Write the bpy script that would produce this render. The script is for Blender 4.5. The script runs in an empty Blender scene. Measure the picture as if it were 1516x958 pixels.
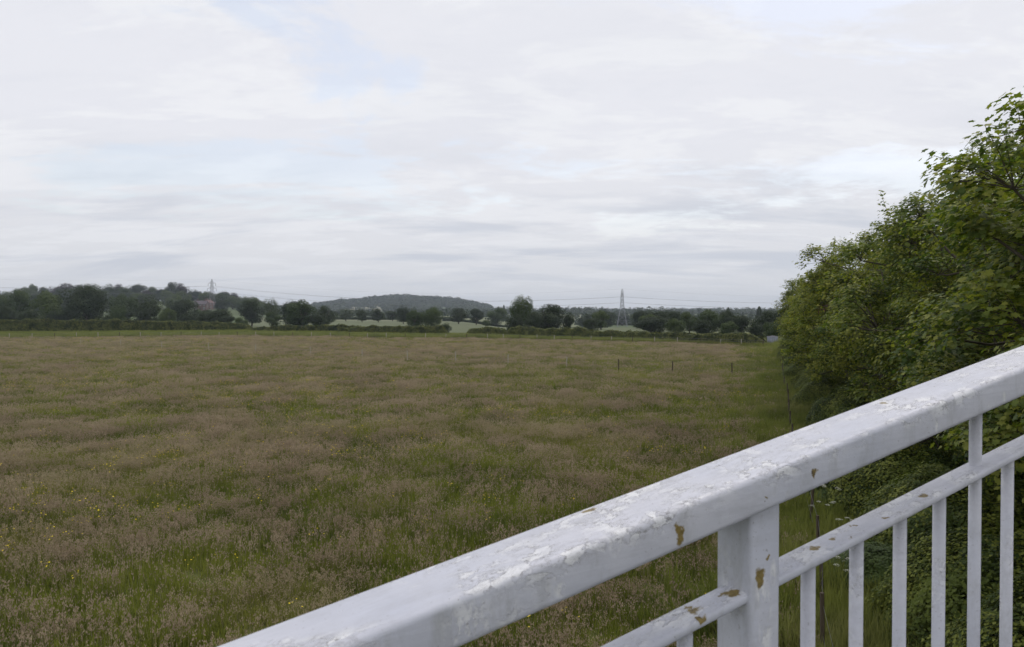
import bpy, math, random
import numpy as np
from mathutils import Vector

R = math.radians
rng = np.random.default_rng(7)
random.seed(7)
SC = bpy.context.scene
COL = SC.collection

# ------------------------------------------------------------------ camera
F = 1124.0            # focal length in pixels of the 1516 px wide photograph
CAMZ = 5.8
cd = bpy.data.cameras.new('camera')
cam = bpy.data.objects.new('camera', cd); COL.objects.link(cam)
cam.location = (0, 0, CAMZ)
PITCH = math.atan(19 / F)
cam.rotation_euler = (math.pi / 2 - PITCH, 0, 0)
cd.sensor_width = 36; cd.lens = 36 * F / 1516
cd.clip_start = 0.05; cd.clip_end = 20000
cd.dof.use_dof = True; cd.dof.focus_distance = 14; cd.dof.aperture_fstop = 15
SC.camera = cam

# ------------------------------------------------------------------ nodes helper
class NT:
    def __init__(s, tree): s.t = tree; s.n = tree.nodes; s.l = tree.links
    def new(s, typ, **kw):
        nd = s.n.new(typ)
        ins = kw.pop('ins', {})
        for k, v in kw.items(): setattr(nd, k, v)
        for k, v in ins.items():
            if isinstance(v, bpy.types.NodeSocket): s.l.new(v, nd.inputs[k])
            else: nd.inputs[k].default_value = v
        return nd
    def math(s, op, a, b=0.0, c=None, clamp=False):
        nd = s.n.new('ShaderNodeMath'); nd.operation = op; nd.use_clamp = clamp
        for i, v in enumerate((a, b, c)):
            if v is None: continue
            if isinstance(v, bpy.types.NodeSocket): s.l.new(v, nd.inputs[i])
            else: nd.inputs[i].default_value = v
        return nd.outputs[0]
    def mix(s, f, a, b, blend='MIX'):
        nd = s.n.new('ShaderNodeMix'); nd.data_type = 'RGBA'; nd.blend_type = blend
        for i, v in ((0, f), (6, a), (7, b)):
            if isinstance(v, bpy.types.NodeSocket): s.l.new(v, nd.inputs[i])
            else: nd.inputs[i].default_value = v if i == 0 else (tuple(v) + (1,) if len(v) == 3 else v)
        return nd.outputs[2]
    def mr(s, v, a, b, c=0.0, d=1.0, smooth=False):
        nd = s.n.new('ShaderNodeMapRange')
        if smooth: nd.interpolation_type = 'SMOOTHSTEP'
        s.l.new(v, nd.inputs[0])
        for i, x in zip((1, 2, 3, 4), (a, b, c, d)): nd.inputs[i].default_value = x
        return nd.outputs[0]
    def noise(s, vec, scale, detail=4, rough=.55, dist=0.0):
        nd = s.n.new('ShaderNodeTexNoise')
        if vec is not None: s.l.new(vec, nd.inputs['Vector'])
        nd.inputs['Scale'].default_value = scale; nd.inputs['Detail'].default_value = detail
        nd.inputs['Roughness'].default_value = rough; nd.inputs['Distortion'].default_value = dist
        return nd.outputs[0]
    def mapping(s, vec, scale=(1, 1, 1), loc=(0, 0, 0), rot=(0, 0, 0)):
        nd = s.n.new('ShaderNodeMapping'); s.l.new(vec, nd.inputs[0])
        nd.inputs['Scale'].default_value = scale; nd.inputs['Location'].default_value = loc
        nd.inputs['Rotation'].default_value = rot
        return nd.outputs[0]

# ------------------------------------------------------------------ sky
SUN_EL, SUN_AZ = 58.0, 40.0     # azimuth clockwise from +Y (the view direction): ahead and to the right, behind thin cloud
w = bpy.data.worlds.new('World'); SC.world = w; w.use_nodes = True
T = NT(w.node_tree); T.n.clear()
sky = T.new('ShaderNodeTexSky', sky_type='NISHITA', sun_disc=False, sun_elevation=R(SUN_EL),
            sun_rotation=R(SUN_AZ), air_density=1.0, dust_density=1.5)
tc = T.new('ShaderNodeTexCoord')
sep = T.new('ShaderNodeSeparateXYZ', ins={0: tc.outputs['Generated']})
zz = T.math('MAXIMUM', sep.outputs[2], 0.0)
den = T.math('ADD', zz, 0.16)
uv = T.new('ShaderNodeCombineXYZ', ins={0: T.math('DIVIDE', sep.outputs[0], den), 1: T.math('DIVIDE', sep.outputs[1], den)})
uvm = T.mapping(uv.outputs[0], scale=(0.75, 0.95, 1), rot=(0, 0, R(-32)), loc=(1.3, 0.4, 0))
wsp = T.mapping(uv.outputs[0], scale=(1.3, 2.4, 1), rot=(0, 0, R(-42)), loc=(.3, 5.4, 0))
n1 = T.noise(uvm, 1.15, 10, .60, .5)          # thin places where the blue comes through
n2 = T.noise(T.mapping(uv.outputs[0], scale=(0.42, 1.0, 1), rot=(0, 0, R(6)), loc=(4.1, 2.2, 0)), 1.5, 9, .58, .5)  # grey bars
n3 = T.noise(wsp, 1.1, 12, .66, .35)          # bright wisps
n4 = T.noise(T.mapping(wsp, loc=(3, 1, 6)), 3.2, 10, .68, .6)
cov = T.mr(T.math('ADD', n1, T.math('MULTIPLY', T.math('SUBTRACT', n4, .5), .22)), 0.37, 0.47, 0.64, 1.0, True)
cov = T.math('MAXIMUM', cov, T.mr(zz, .06, .22, 1.0, 0.0, True))
grey = T.mr(n2, 0.46, 0.62, 0.0, 1.0, True)
lowb = T.math('MULTIPLY', T.mr(zz, 0.08, 0.24, 1.0, 0.14, True), T.mr(zz, 0.02, 0.06, 0.2, 1.0, True))
grey = T.math('MULTIPLY', grey, lowb)
cloud = T.mix(T.mr(zz, 0.0, 0.22, 0.0, 1.0), (7.6, 7.7, 8.0), (8.3, 8.4, 8.95))
cloud = T.mix(T.math('MULTIPLY', T.mr(n3, .47, .58, 0, 1, True), T.mr(zz, .03, .2, .3, .85)), cloud, (8.95, 9.05, 9.4))
cloud = T.mix(T.math('MULTIPLY', T.mr(n4, .5, .7, 0, 1, True), .22), cloud, (7.5, 7.7, 8.4))
cloud = T.mix(T.math('MULTIPLY', grey, .66), cloud, (5.7, 6.1, 6.95))
skyc = T.mix(1.0, sky.outputs[0], (2.2, 1.95, 1.75, 1), 'MULTIPLY')
out = T.mix(cov, skyc, cloud)
bg = T.new('ShaderNodeBackground', ins={'Color': out, 'Strength': 0.1})
T.new('ShaderNodeOutputWorld', ins={0: bg.outputs[0]})

sl = bpy.data.lights.new('sun', 'SUN'); sl.energy = 1.1; sl.angle = R(22); sl.color = (1, .95, .88)
so = bpy.data.objects.new('sun', sl); COL.objects.link(so)
d = Vector((math.sin(R(SUN_AZ)) * math.cos(R(SUN_EL)), math.cos(R(SUN_AZ)) * math.cos(R(SUN_EL)), math.sin(R(SUN_EL))))
so.rotation_euler = d.to_track_quat('Z', 'Y').to_euler()

vs = SC.view_settings
vs.view_transform = 'Standard'; vs.look = 'None'; vs.exposure = 0.0; vs.gamma = 1.0; vs.use_curve_mapping = False
cy = SC.cycles
cy.use_denoising = True; cy.max_bounces = 6; cy.diffuse_bounces = 3; cy.transmission_bounces = 3
cy.volume_bounces = 0; cy.transparent_max_bounces = 8; cy.caustics_reflective = False; cy.caustics_refractive = False

# ------------------------------------------------------------------ helpers: maths
def sstep(a, b, x):
    t = np.clip((np.asarray(x, float) - a) / (b - a), 0, 1); return t * t * (3 - 2 * t)

_perm = np.random.default_rng(11).random(65536)
def _h(ix, iy, iz=0):
    k = (ix * 73856093) ^ (iy * 19349663) ^ (iz * 83492791)
    return _perm[np.asarray(k & 65535)]
def vnoise(x, y, z=None):
    x = np.asarray(x, float); y = np.asarray(y, float); z = np.zeros_like(x) if z is None else np.asarray(z, float)
    xi, yi, zi = (np.floor(v).astype(np.int64) for v in (x, y, z))
    fx, fy, fz = x - xi, y - yi, z - zi
    fx, fy, fz = (f * f * (3 - 2 * f) for f in (fx, fy, fz))
    r = 0
    for dx in (0, 1):
        for dy in (0, 1):
            for dz in (0, 1):
                wgt = (fx if dx else 1 - fx) * (fy if dy else 1 - fy) * (fz if dz else 1 - fz)
                r = r + wgt * _h(xi + dx, yi + dy, zi + dz)
    return r
def fbm(x, y, z=None, oct=4):
    r, a, s = 0, .5, 0
    for i in range(oct):
        r = r + a * vnoise(x * 2 ** i + 17 * i, y * 2 ** i + 31 * i, None if z is None else z * 2 ** i); s += a; a *= .55
    return r / s

def AZ(px): return (px - 758) / F              # tangent of the bearing of a photo column

_LA = [-3, -1.2, -.75, -.68, -.64, -.42, -.395, -.36, -.33, -.295, -.27, 9]
_LH = [16, 16, 15, 11, 15, 15, 11, 8, 4, 1.2, 0, 0]
_CA = [AZ(p) for p in (-900, -200, 300, 440, 470, 510, 560, 590, 612, 640, 680, 700, 722, 760, 860, 1000, 1200, 2400)]
_CH = [6, 10, 12, 12, 15, 25, 34, 37.5, 35, 32, 26, 18, 8, 4, 5, 4, 3, 3]
def H(x, y):
    x = np.asarray(x, float); y = np.asarray(y, float)
    a = x / np.maximum(y, 40)
    front = sstep(0, 200, y)
    z = .16 * (fbm(x / 22, y / 22) - .5) * sstep(8, 30, y)
    z = z + np.interp(a, _LA, _LH) * sstep(440, 720, y)
    z = z + np.interp(a, _CA, _CH) * sstep(1350, 2150, y)
    dip = -5.5 * sstep(-.08, .02, a) * (sstep(235, 480, y) - sstep(620, 1100, y))
    return z + dip * front
def h1(x, y): return float(H(np.array([x]), np.array([y]))[0])

# ------------------------------------------------------------------ helpers: objects and meshes
def tag(o, label=None, cat=None, group=None, kind=None):
    if label: o['label'] = label
    if cat: o['category'] = cat
    if group: o['group'] = group
    if kind: o['kind'] = kind
    return o
def empty(name, loc, rz=0, label=None, cat=None, group=None):
    o = bpy.data.objects.new(name, None); COL.objects.link(o)
    o.location = loc; o.rotation_euler = (0, 0, rz); o.empty_display_size = .3
    return tag(o, label, cat, group)
def mobj(name, me, mat=None, parent=None):
    o = bpy.data.objects.new(name, me); COL.objects.link(o)
    if mat is not None and not me.materials: me.materials.append(mat)
    if parent is not None: o.parent = parent
    return o
def npmesh(name, V, Fc, mats=None, mi=None, smooth=False):
    """Fc: list of int arrays (m,k), one per polygon size"""
    me = bpy.data.meshes.new(name)
    V = np.asarray(V, np.float32)
    me.vertices.add(len(V)); me.vertices.foreach_set('co', V.ravel())
    loops = np.concatenate([f.ravel() for f in Fc]).astype(np.int32)
    tot = np.concatenate([np.full(len(f), f.shape[1]) for f in Fc]).astype(np.int32)
    st = np.concatenate([[0], np.cumsum(tot)[:-1]]).astype(np.int32)
    me.loops.add(len(loops)); me.loops.foreach_set('vertex_index', loops)
    me.polygons.add(len(tot)); me.polygons.foreach_set('loop_start', st)
    me.polygons.foreach_set('loop_total', tot)
    for m in (mats or []): me.materials.append(m)
    if mi is not None: me.polygons.foreach_set('material_index', np.asarray(mi, np.int32))
    if smooth: me.polygons.foreach_set('use_smooth', np.ones(len(tot), bool))
    me.update(calc_edges=True)
    return me
class MB:
    def __init__(s): s.v = []; s.f = []
    def add(s, V, Fs):
        o = len(s.v); s.v.extend([tuple(p) for p in V]); s.f.extend([tuple(i + o for i in f) for f in Fs])
    def box(s, c, sz, rz=0):
        cx, cyy, cz = c; a, b, h = (k / 2 for k in sz); co, si = math.cos(rz), math.sin(rz)
        V = []
        for dz in (-h, h):
            for dx, dy in ((-a, -b), (a, -b), (a, b), (-a, b)):
                V.append((cx + dx * co - dy * si, cyy + dx * si + dy * co, cz + dz))
        s.add(V, [(3, 2, 1, 0), (4, 5, 6, 7), (0, 1, 5, 4), (1, 2, 6, 5), (2, 3, 7, 6), (3, 0, 4, 7)])
    def tube(s, P, rad, n=6, cap=True):
        P = [Vector(p) for p in P]; rad = rad if hasattr(rad, '__len__') else [rad] * len(P)
        V = []; up = Vector((0, 0, 1))
        for i, p in enumerate(P):
            t = (P[min(i + 1, len(P) - 1)] - P[max(i - 1, 0)]).normalized()
            u = t.cross(up if abs(t.z) < .95 else Vector((1, 0, 0))).normalized(); v = u.cross(t)
            for k in range(n):
                a = 2 * math.pi * k / n
                V.append(p + (u * math.cos(a) + v * math.sin(a)) * rad[i])
        Fs = []
        for i in range(len(P) - 1):
            for k in range(n):
                Fs.append((i * n + k, (i + 1) * n + k, (i + 1) * n + (k + 1) % n, i * n + (k + 1) % n))
        if cap: Fs.append(tuple(range(n))); Fs.append(tuple(reversed([(len(P) - 1) * n + k for k in range(n)])))
        s.add(V, Fs)
    def mesh(s, name, mat=None, smooth=False):
        me = bpy.data.meshes.new(name); me.from_pydata(s.v, [], s.f)
        if smooth: me.polygons.foreach_set('use_smooth', np.ones(len(me.polygons), bool))
        me.update()
        if mat: me.materials.append(mat)
        return me
    def build(s, name, mat, parent=None, smooth=False):
        return mobj(name, s.mesh(name, mat, smooth), None, parent)
def bevel(o, wdt, seg=3):
    import bmesh
    bm = bmesh.new(); bm.from_mesh(o.data)
    es = [e for e in bm.edges if len(e.link_faces) == 2 and e.calc_face_angle(0) > .6]
    bmesh.ops.bevel(bm, geom=es, offset=wdt, segments=seg, affect='EDGES', profile=.5)
    bm.to_mesh(o.data); bm.free(); o.data.polygons.foreach_set('use_smooth', np.ones(len(o.data.polygons), bool))

# ------------------------------------------------------------------ materials
def M(name):
    m = bpy.data.materials.new(name); m.use_nodes = True
    t = NT(m.node_tree); t.n.clear(); t.out = t.new('ShaderNodeOutputMaterial')
    return m, t
def simple(name, col, rough=.8, var=.15, scale=6, metal=0.0, spec=.3):
    m, t = M(name)
    g = t.new('ShaderNodeTexCoord')
    n = t.noise(g.outputs['Object'], scale, 5, .6)
    c = t.mix(n, tuple(k * (1 - var) for k in col), tuple(min(1, k * (1 + var)) for k in col))
    b = t.new('ShaderNodeBsdfPrincipled', ins={'Base Color': c, 'Roughness': rough, 'Metallic': metal, 'Specular IOR Level': spec})
    t.l.new(b.outputs[0], t.out.inputs[0]); return m
def leafmat(name, a, b, c=None, clump=.5, rough=.5, spec=.35, trans=.3, cfac=.15):
    """a..b: range of leaf colours; c: rarer tint"""
    m, t = M(name)
    geo = t.new('ShaderNodeNewGeometry'); tcd = t.new('ShaderNodeTexCoord'); oi = t.new('ShaderNodeObjectInfo')
    n = t.noise(tcd.outputs['Object'], clump, 3, .6)
    f = t.math('ADD', t.mr(n, .41, .66), t.math('MULTIPLY', t.math('SUBTRACT', geo.outputs['Random Per Island'], .5), .5), clamp=True)
    f = t.math('ADD', f, t.math('MULTIPLY', t.math('SUBTRACT', oi.outputs['Random'], .5), .5), clamp=True)
    col = t.mix(f, a, b)
    if c is not None:
        n2 = t.noise(t.mapping(tcd.outputs['Object'], loc=(5, 9, 3)), clump * 1.3, 3, .6)
        k = t.math('ADD', n2, t.math('MULTIPLY', t.math('SUBTRACT', geo.outputs['Random Per Island'], .5), .35))
        col = t.mix(t.mr(k, .60 - cfac * .5, .72 - cfac * .5), col, c)
    p = t.new('ShaderNodeBsdfPrincipled', ins={'Base Color': col, 'Roughness': rough, 'Specular IOR Level': spec})
    tr = t.new('ShaderNodeBsdfTranslucent', ins={'Color': t.mix(1.0, col, (1.2, 1.35, .6, 1), 'MULTIPLY')})
    mx = t.new('ShaderNodeMixShader', ins={0: trans, 1: p.outputs[0], 2: tr.outputs[0]})
    t.l.new(mx.outputs[0], t.out.inputs[0]); return m

MAT = {}
MAT['leaf_near'] = leafmat('sycamore_leaf', (.065, .105, .025), (.185, .225, .045), (.28, .29, .055), .7, .55, .22, .38, .25)
MAT['keys'] = leafmat('sycamore_keys', (.17, .19, .03), (.26, .26, .05), None, .8, .7, .2, .3)
MAT['dead'] = leafmat('dead_leaf', (.16, .085, .05), (.26, .17, .12), None, .8, .8, .1, .2)
MAT['leaf_row'] = leafmat('row_leaf', (.066, .100, .023), (.190, .225, .042), (.29, .29, .055), .6, .6, .12, .38, .28)
MAT['bramble'] = leafmat('bramble_leaf', (.040, .064, .013), (.12, .15, .025), (.18, .20, .035), .8, .6, .15, .2, .2)
MAT['nettle'] = leafmat('nettle_leaf', (.045, .075, .018), (.09, .13, .03), None, .6, .6, .25, .25)
MAT['oak'] = leafmat('oak_leaf', (.022, .036, .014), (.055, .075, .024), None, .25, .7, .2, .15)
MAT['lime'] = leafmat('lime_leaf', (.042, .066, .020), (.10, .13, .032), None, .25, .7, .2, .2)
MAT['grey'] = leafmat('willow_leaf', (.06, .08, .045), (.11, .13, .075), None, .25, .7, .2, .2)
MAT['copper'] = leafmat('copper_leaf', (.03, .022, .022), (.05, .038, .034), None, .25, .7, .2, .15)
MAT['hedge'] = leafmat('hedge_leaf', (.030, .044, .012), (.105, .125, .030), (.17, .18, .05), .5, .7, .2, .2, .2)
MAT['bark'] = simple('bark', (.10, .085, .065), .9, .45, 9)
MAT['twig'] = simple('twig', (.16, .13, .11), .9, .3, 9)
MAT['wood_dark'] = simple('dark_post_wood', (.085, .065, .045), .9, .35, 12)
MAT['wood_pale'] = simple('pale_post_wood', (.37, .34, .28), .9, .25, 12)
MAT['wire'] = simple('fence_wire', (.22, .22, .22), .5, .1, 5, .7)
MAT['galv'] = simple('galvanised_steel', (.27, .27, .30), .6, .12, 2, .3)
MAT['cable'] = simple('power_cable', (.12, .12, .13), .6, .1, 1, .2)
MAT['concrete'] = simple('concrete', (.32, .31, .29), .9, .15, 5)
MAT['white'] = simple('white_petals', (.55, .56, .46), .8, .06, 10)
MAT['yellow'] = simple('yellow_petals', (.70, .55, .03), .6, .1, 10)

# meadow grasses (colour from where they grow, in world space)
def grassmat(name, a, b, dry, trans=.3, dryfac=(.5, .72)):
    m, t = M(name)
    g = t.new('ShaderNodeNewGeometry'); oi = t.new('ShaderNodeObjectInfo')
    n = t.noise(g.outputs['Position'], .22, 5, .62); n2 = t.noise(t.mapping(g.outputs['Position'], loc=(40, 7, 0)), .13, 5, .65)
    f = t.math('ADD', t.mr(n, .35, .66), t.math('MULTIPLY', t.math('SUBTRACT', g.outputs['Random Per Island'], .5), .8), clamp=True)
    f = t.math('ADD', f, t.math('MULTIPLY', t.math('SUBTRACT', oi.outputs['Random'], .5), .5), clamp=True)
    c = t.mix(f, a, b)
    c = t.mix(t.math('MULTIPLY', t.mr(n2, dryfac[0], dryfac[1]), .6), c, dry)
    p = t.new('ShaderNodeBsdfPrincipled', ins={'Base Color': c, 'Roughness': .75, 'Specular IOR Level': .2})
    tr = t.new('ShaderNodeBsdfTranslucent', ins={'Color': c})
    mx = t.new('ShaderNodeMixShader', ins={0: trans, 1: p.outputs[0], 2: tr.outputs[0]})
    t.l.new(mx.outputs[0], t.out.inputs[0]); return m
MAT['blade'] = grassmat('grass_blade', (.10, .136, .022), (.26, .285, .048), (.33, .29, .09), .45)
MAT['verge'] = grassmat('verge_blade', (.12, .150, .03), (.25, .275, .06), (.34, .32, .13), .45)
MAT['seed'] = grassmat('seed_head', (.29, .225, .15), (.47, .375, .26), (.38, .35, .17), .4)

# ------------------------------------------------------------------ ground
def ground():
    ys = np.concatenate([np.linspace(-60, 0, 10)[:-1], np.linspace(0, 260, 110)[:-1], np.geomspace(260, 5000, 150)])
    a = np.concatenate([np.linspace(-2.4, -.9, 16)[:-1], np.linspace(-.9, .9, 330)[:-1], np.linspace(.9, 2.4, 16)])
    Y, A = np.meshgrid(ys, a, indexing='ij')
    X = A * np.maximum(np.abs(Y), 40) ** 1.0
    Z = H(X, Y)
    V = np.stack([X, Y, Z], -1).reshape(-1, 3)
    nY, nA = Y.shape
    i, j = np.meshgrid(np.arange(nY - 1), np.arange(nA - 1), indexing='ij')
    q = np.stack([i * nA + j, i * nA + j + 1, (i + 1) * nA + j + 1, (i + 1) * nA + j], -1).reshape(-1, 4)
    me = npmesh('ground', V, [q], smooth=True)
    x, y = V[:, 0], V[:, 1]; aa = x / np.maximum(y, 40)
    # fields: pale crops and pastures, each cell its own tint
    col = np.zeros((len(V), 4), np.float32); col[:, 3] = 1
    fy = np.floor(np.interp(y, [230, 360, 520, 800, 1200, 1700, 2300, 5000], [0, 1, 2, 3, 4, 5, 6, 8]) + .15 * np.sin(aa * 9)).astype(int)
    fx = np.floor((aa + .07 * fy) * (3.2 + .6 * fy)).astype(int)
    hh = _h(fx, fy, 5); h2 = _h(fx, fy, 9)
    pal = np.array([(.17, .18, .105), (.11, .135, .07), (.17, .175, .11), (.10, .13, .06), (.155, .17, .095)])
    k = (hh * len(pal)).astype(int) % len(pal)
    col[:, :3] = pal[k] * (.9 + .2 * h2[:, None])
    cream = (y > 1600) & (y < 1830) & (aa > AZ(508)) & (aa < AZ(572))
    col[cream, :3] = (.31, .285, .20)
    near = (y > 165) & (y < 420) & (aa > -.35); col[near, :3] = (.135, .148, .088)
    ca = me.color_attributes.new('field', 'FLOAT_COLOR', 'POINT'); ca.data.foreach_set('color', col.ravel())
    m, t = M('ground')
    g = t.new('ShaderNodeNewGeometry'); s = t.new('ShaderNodeSeparateXYZ', ins={0: g.outputs['Position']})
    n = t.noise(g.outputs['Position'], .22, 6, .62); nf = t.noise(g.outputs['Position'], 2.2, 6, .7)
    n2 = t.noise(t.mapping(g.outputs['Position'], loc=(40, 7, 0)), .13, 5, .65)
    mead = t.mix(t.mr(n, .36, .64), (.075, .092, .022), (.12, .135, .032))
    mead = t.mix(t.math('MULTIPLY', t.mr(n2, .42, .62), .5), mead, (.15, .14, .06))
    mead = t.mix(t.mr(nf, .3, .7, 0, .45), mead, (.035, .045, .014))
    at = t.new('ShaderNodeVertexColor', layer_name='field')
    fld = t.mix(t.mr(nf, .3, .7, 0, .3), at.outputs[0], (.10, .13, .05))
    far = t.mr(s.outputs[1], 196, 204)
    c = t.mix(far, mead, fld)
    p = t.new('ShaderNodeBsdfPrincipled', ins={'Base Color': c, 'Roughness': .95, 'Specular IOR Level': .1})
    bmp = t.new('ShaderNodeBump', ins={'Height': nf, 'Strength': .6, 'Distance': .15}); t.l.new(bmp.outputs[0], p.inputs['Normal'])
    t.l.new(p.outputs[0], t.out.inputs[0])
    me.materials.append(m)
    tag(mobj('ground', me), kind='structure')
ground()

# ------------------------------------------------------------------ haze
hz = MB(); hz.box((0, 2470, 40), (24400, 5080 + 160, 110))
hm, t = M('haze')
pv = t.new('ShaderNodeVolumePrincipled', ins={'Color': (.78, .87, 1.0, 1), 'Density': 0.00017, 'Anisotropy': .15})
t.l.new(pv.outputs[0], t.out.inputs['Volume'])
HAZE = tag(hz.build('haze', hm), kind='stuff')

# ------------------------------------------------------------------ leaf clouds
LOBED = np.array([(0, -.5), (.16, -.30), (.50, -.28), (.36, -.02), (.46, .22), (.20, .20), (0, .52), (-.20, .20), (-.46, .22), (-.36, -.02), (-.50, -.28), (-.16, -.30)])
RHOMB = np.array([(0, -.5), (.30, -.02), (0, .5), (-.30, -.02)])
TRI = np.array([(-.42, -.4), (.42, -.4), (0, .5)])
def leaves(C, N, size, tpl, g=rng, fold=.0):
    """C centres, N normals (n,3), size (n,) -> verts, faces(k-gons)"""
    n = len(C); N = N / np.linalg.norm(N, axis=1, keepdims=True)
    r = g.normal(size=(n, 3)); U = np.cross(N, r); U /= np.linalg.norm(U, axis=1, keepdims=True); W = np.cross(N, U)
    k = len(tpl)
    V = C[:, None] + (U[:, None] * tpl[None, :, 0:1] + W[:, None] * tpl[None, :, 1:2]) * size[:, None, None]
    if fold: V = V - N[:, None] * (np.abs(tpl[None, :, 0:1]) * fold * size[:, None, None])
    Fc = (np.arange(n)[:, None] * k + np.arange(k)[None])
    return V.reshape(-1, 3), Fc
def rdir(n, g=rng):
    v = g.normal(size=(n, 3)); return v / np.linalg.norm(v, axis=1, keepdims=True)

def join(parts):
    """parts: list of (V, F(k-gons), matindex)"""
    V = []; Fs = []; mi = []; o = 0
    for v, f, m in parts:
        V.append(v); Fs.append(f + o); mi.append(np.full(len(f), m)); o += len(v)
    return np.concatenate(V), Fs, np.concatenate(mi)

# near and row trees -------------------------------------------------
def canopy_tree(seed, height, rad, base, nl, per, lsize, tpl, keys=.2, dead=.02, mats=('leaf_near',), hole=0.0, sprigs=5):
    """trunk, limbs and twigs as one mesh; a crown of many leafy boughs as the other; base of the trunk at the origin"""
    g = np.random.default_rng(seed); wood = MB()
    cz = (height + base) / 2; hz_ = (height - base) / 2
    LC, LR = [], []
    while len(LC) < nl:
        dv = rdir(1, g)[0]
        if dv[2] < -.75: continue
        k = len(LC); u = (g.uniform(.72, .95) if k > nl * .25 else g.uniform(.2, .65))
        u *= .86 + .30 * float(fbm(dv[0:1] * 1.7 + seed, dv[1:2] * 1.7, dv[2:3] * 1.7 + 5, 2)[0])
        rl = g.uniform(.62, 1.15) * (rad / 4.3)
        # full shoulders: squared-off ellipsoid
        q = np.sign(dv) * np.abs(dv) ** .82
        c = np.array([q[0] * (rad - rl * .5), q[1] * (rad - rl * .5), q[2] * (hz_ - rl * .4)]) * u + np.array([0, 0, cz])
        if c[2] - rl * .6 < .5: c[2] = .5 + rl * .6
        if hole and c[2] > cz + hz_ * .15 and k <= nl * .8 and np.hypot(c[0], c[1]) < rad * .78 and c[2] < cz + hz_ * .72: 
            if g.random() < hole:
                LC.append(np.array([0, 0, base + 1.0]) + g.normal(size=3) * .8); LR.append(rl); continue
        LC.append(c); LR.append(rl)
    LC = np.array(LC); LR = np.array(LR)
    limbs = []; r0 = height * .020
    tr = [np.array([0, 0, -.3]), np.array([.05, .02, base * .6]), np.array([.12, -.08, cz - hz_ * .2]), np.array([-.05, .1, cz + hz_ * .35]), np.array([.1, .1, height * .86])]
    wood.tube(tr, [r0 * 1.35, r0, r0 * .75, r0 * .42, r0 * .15], 9); AP = [np.array(tr[1:])]
    for k in range(10):
        a = 2 * math.pi * k / 10 + g.normal() * .25; el = g.uniform(.1, 1.0)
        st = np.array([0, 0, base * .5 + (cz - base * .5) * g.random() * .8]); en = np.array([math.cos(a) * rad * .62 * (1.15 - .6 * el), math.sin(a) * rad * .62 * (1.15 - .6 * el), cz + hz_ * (el * 1.2 - .45)])
        md = (st + en) / 2 + np.array([math.cos(a), math.sin(a), -.4]) * rad * .10
        P = np.array([(1 - u) ** 2 * st + 2 * u * (1 - u) * md + u * u * en for u in np.linspace(0, 1, 7)])
        wood.tube(P, [r0 * .5 * (1 - .7 * u) for u in np.linspace(0, 1, 7)], 6); AP.append(P[2:])
    AP = np.concatenate(AP); Ps = []; Ns = []
    for c, rl in zip(LC, LR):
        dd = np.linalg.norm(AP - c, axis=1) + .6 * np.maximum(0, AP[:, 2] - c[2]); s_ = AP[np.argmin(dd)]
        wood.tube([s_, (s_ + c) / 2 + g.normal(size=3) * .12 + np.array([0, 0, -.08]), c], [.045, .03, .018], 5, False)
        n = int(per * (rl / .9) ** 2); sub = int(n / 26) + 1
        # the bough is made of short leafy shoots that fan out from its centre
        d0 = rdir(sub, g); d0[:, 2] = np.where((d0[:, 2] < -.2) & (g.random(sub) < .6), -d0[:, 2], d0[:, 2])
        out_ = c - np.array([0, 0, cz - .3 * hz_]); out_ /= np.linalg.norm(out_) + 1e-6
        d0 = d0 + out_ * .45; d0 /= np.linalg.norm(d0, axis=1, keepdims=True)
        tips = c + d0 * (rl * g.uniform(.6, 1.12, sub))[:, None] * np.array([1.05, 1.05, .85])
        for t_ in tips[::2]: wood.tube([c, (c + t_) / 2 + np.array([0, 0, .05]), t_], [.012, .008, .004], 3, False)
        k = g.integers(0, sub, n); al = g.random(n)
        o_ = np.clip(g.normal(size=(n, 3)), -1.6, 1.6) * np.array([.155, .155, .085])
        P = tips[k] + o_ - d0[k] * (al * rl * .22)[:, None]; P[:, 2] -= .9 * (o_[:, 0] ** 2 + o_[:, 1] ** 2)
        Ps.append(P); Ns.append(np.array([0, 0, .85]) + d0[k] * .55 + rdir(n, g) * .42 + o_ * 2.0)
    # sprigs standing out of the crown top, each leaf held on its stem
    for q in range(sprigs):
        k = int(g.choice(np.where(LC[:, 2] > cz + hz_ * .35)[0])); c = LC[k]; dv = np.array([g.normal() * .25, g.normal() * .25, 1.0]); L = g.uniform(.5, .95) + LR[k] * .85
        tip = c + dv * L; wood.tube([c, (c + tip) / 2 + g.normal(size=3) * .05, tip], [.016, .010, .005], 4, False)
        n = 34; u = g.uniform(.5, 1.03, n); P = c + dv * (L * u)[:, None] + g.normal(size=(n, 3)) * np.array([.07, .07, .03]); Ps.append(P); Ns.append(np.array([0, 0, .7]) + rdir(n, g) * .6)
    P = np.concatenate(Ps); N = np.concatenate(Ns); n = len(P)
    V1, F1 = leaves(P, N, lsize * g.uniform(.6, 1.2, n), tpl, g, .18); parts = [(V1, F1, 0)]
    ms = [MAT[mats[0]]]
    def hang(frac, m, cnt_, sp, sz):
        kc = g.choice(len(LC), max(1, int(len(LC) * frac)), replace=False); nb = 7
        kc = np.repeat(kc, nb); dv = rdir(len(kc), g) * .7 + np.array([0, 0, .25]); dv /= np.linalg.norm(dv, axis=1, keepdims=True)
        B = LC[kc] + dv * (LR[kc] * 1.06)[:, None]; ci = np.repeat(np.arange(len(kc)), cnt_)
        Q = B[ci] + g.normal(size=(len(ci), 3)) * np.array([sp, sp, sp * 1.3])
        V, Fc = leaves(Q, rdir(len(ci), g) + dv[ci] * .5, lsize * g.uniform(sz * .7, sz * 1.2, len(ci)), RHOMB, g)
        ms.append(MAT[m]); parts.append((V, Fc, len(ms) - 1))
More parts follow.
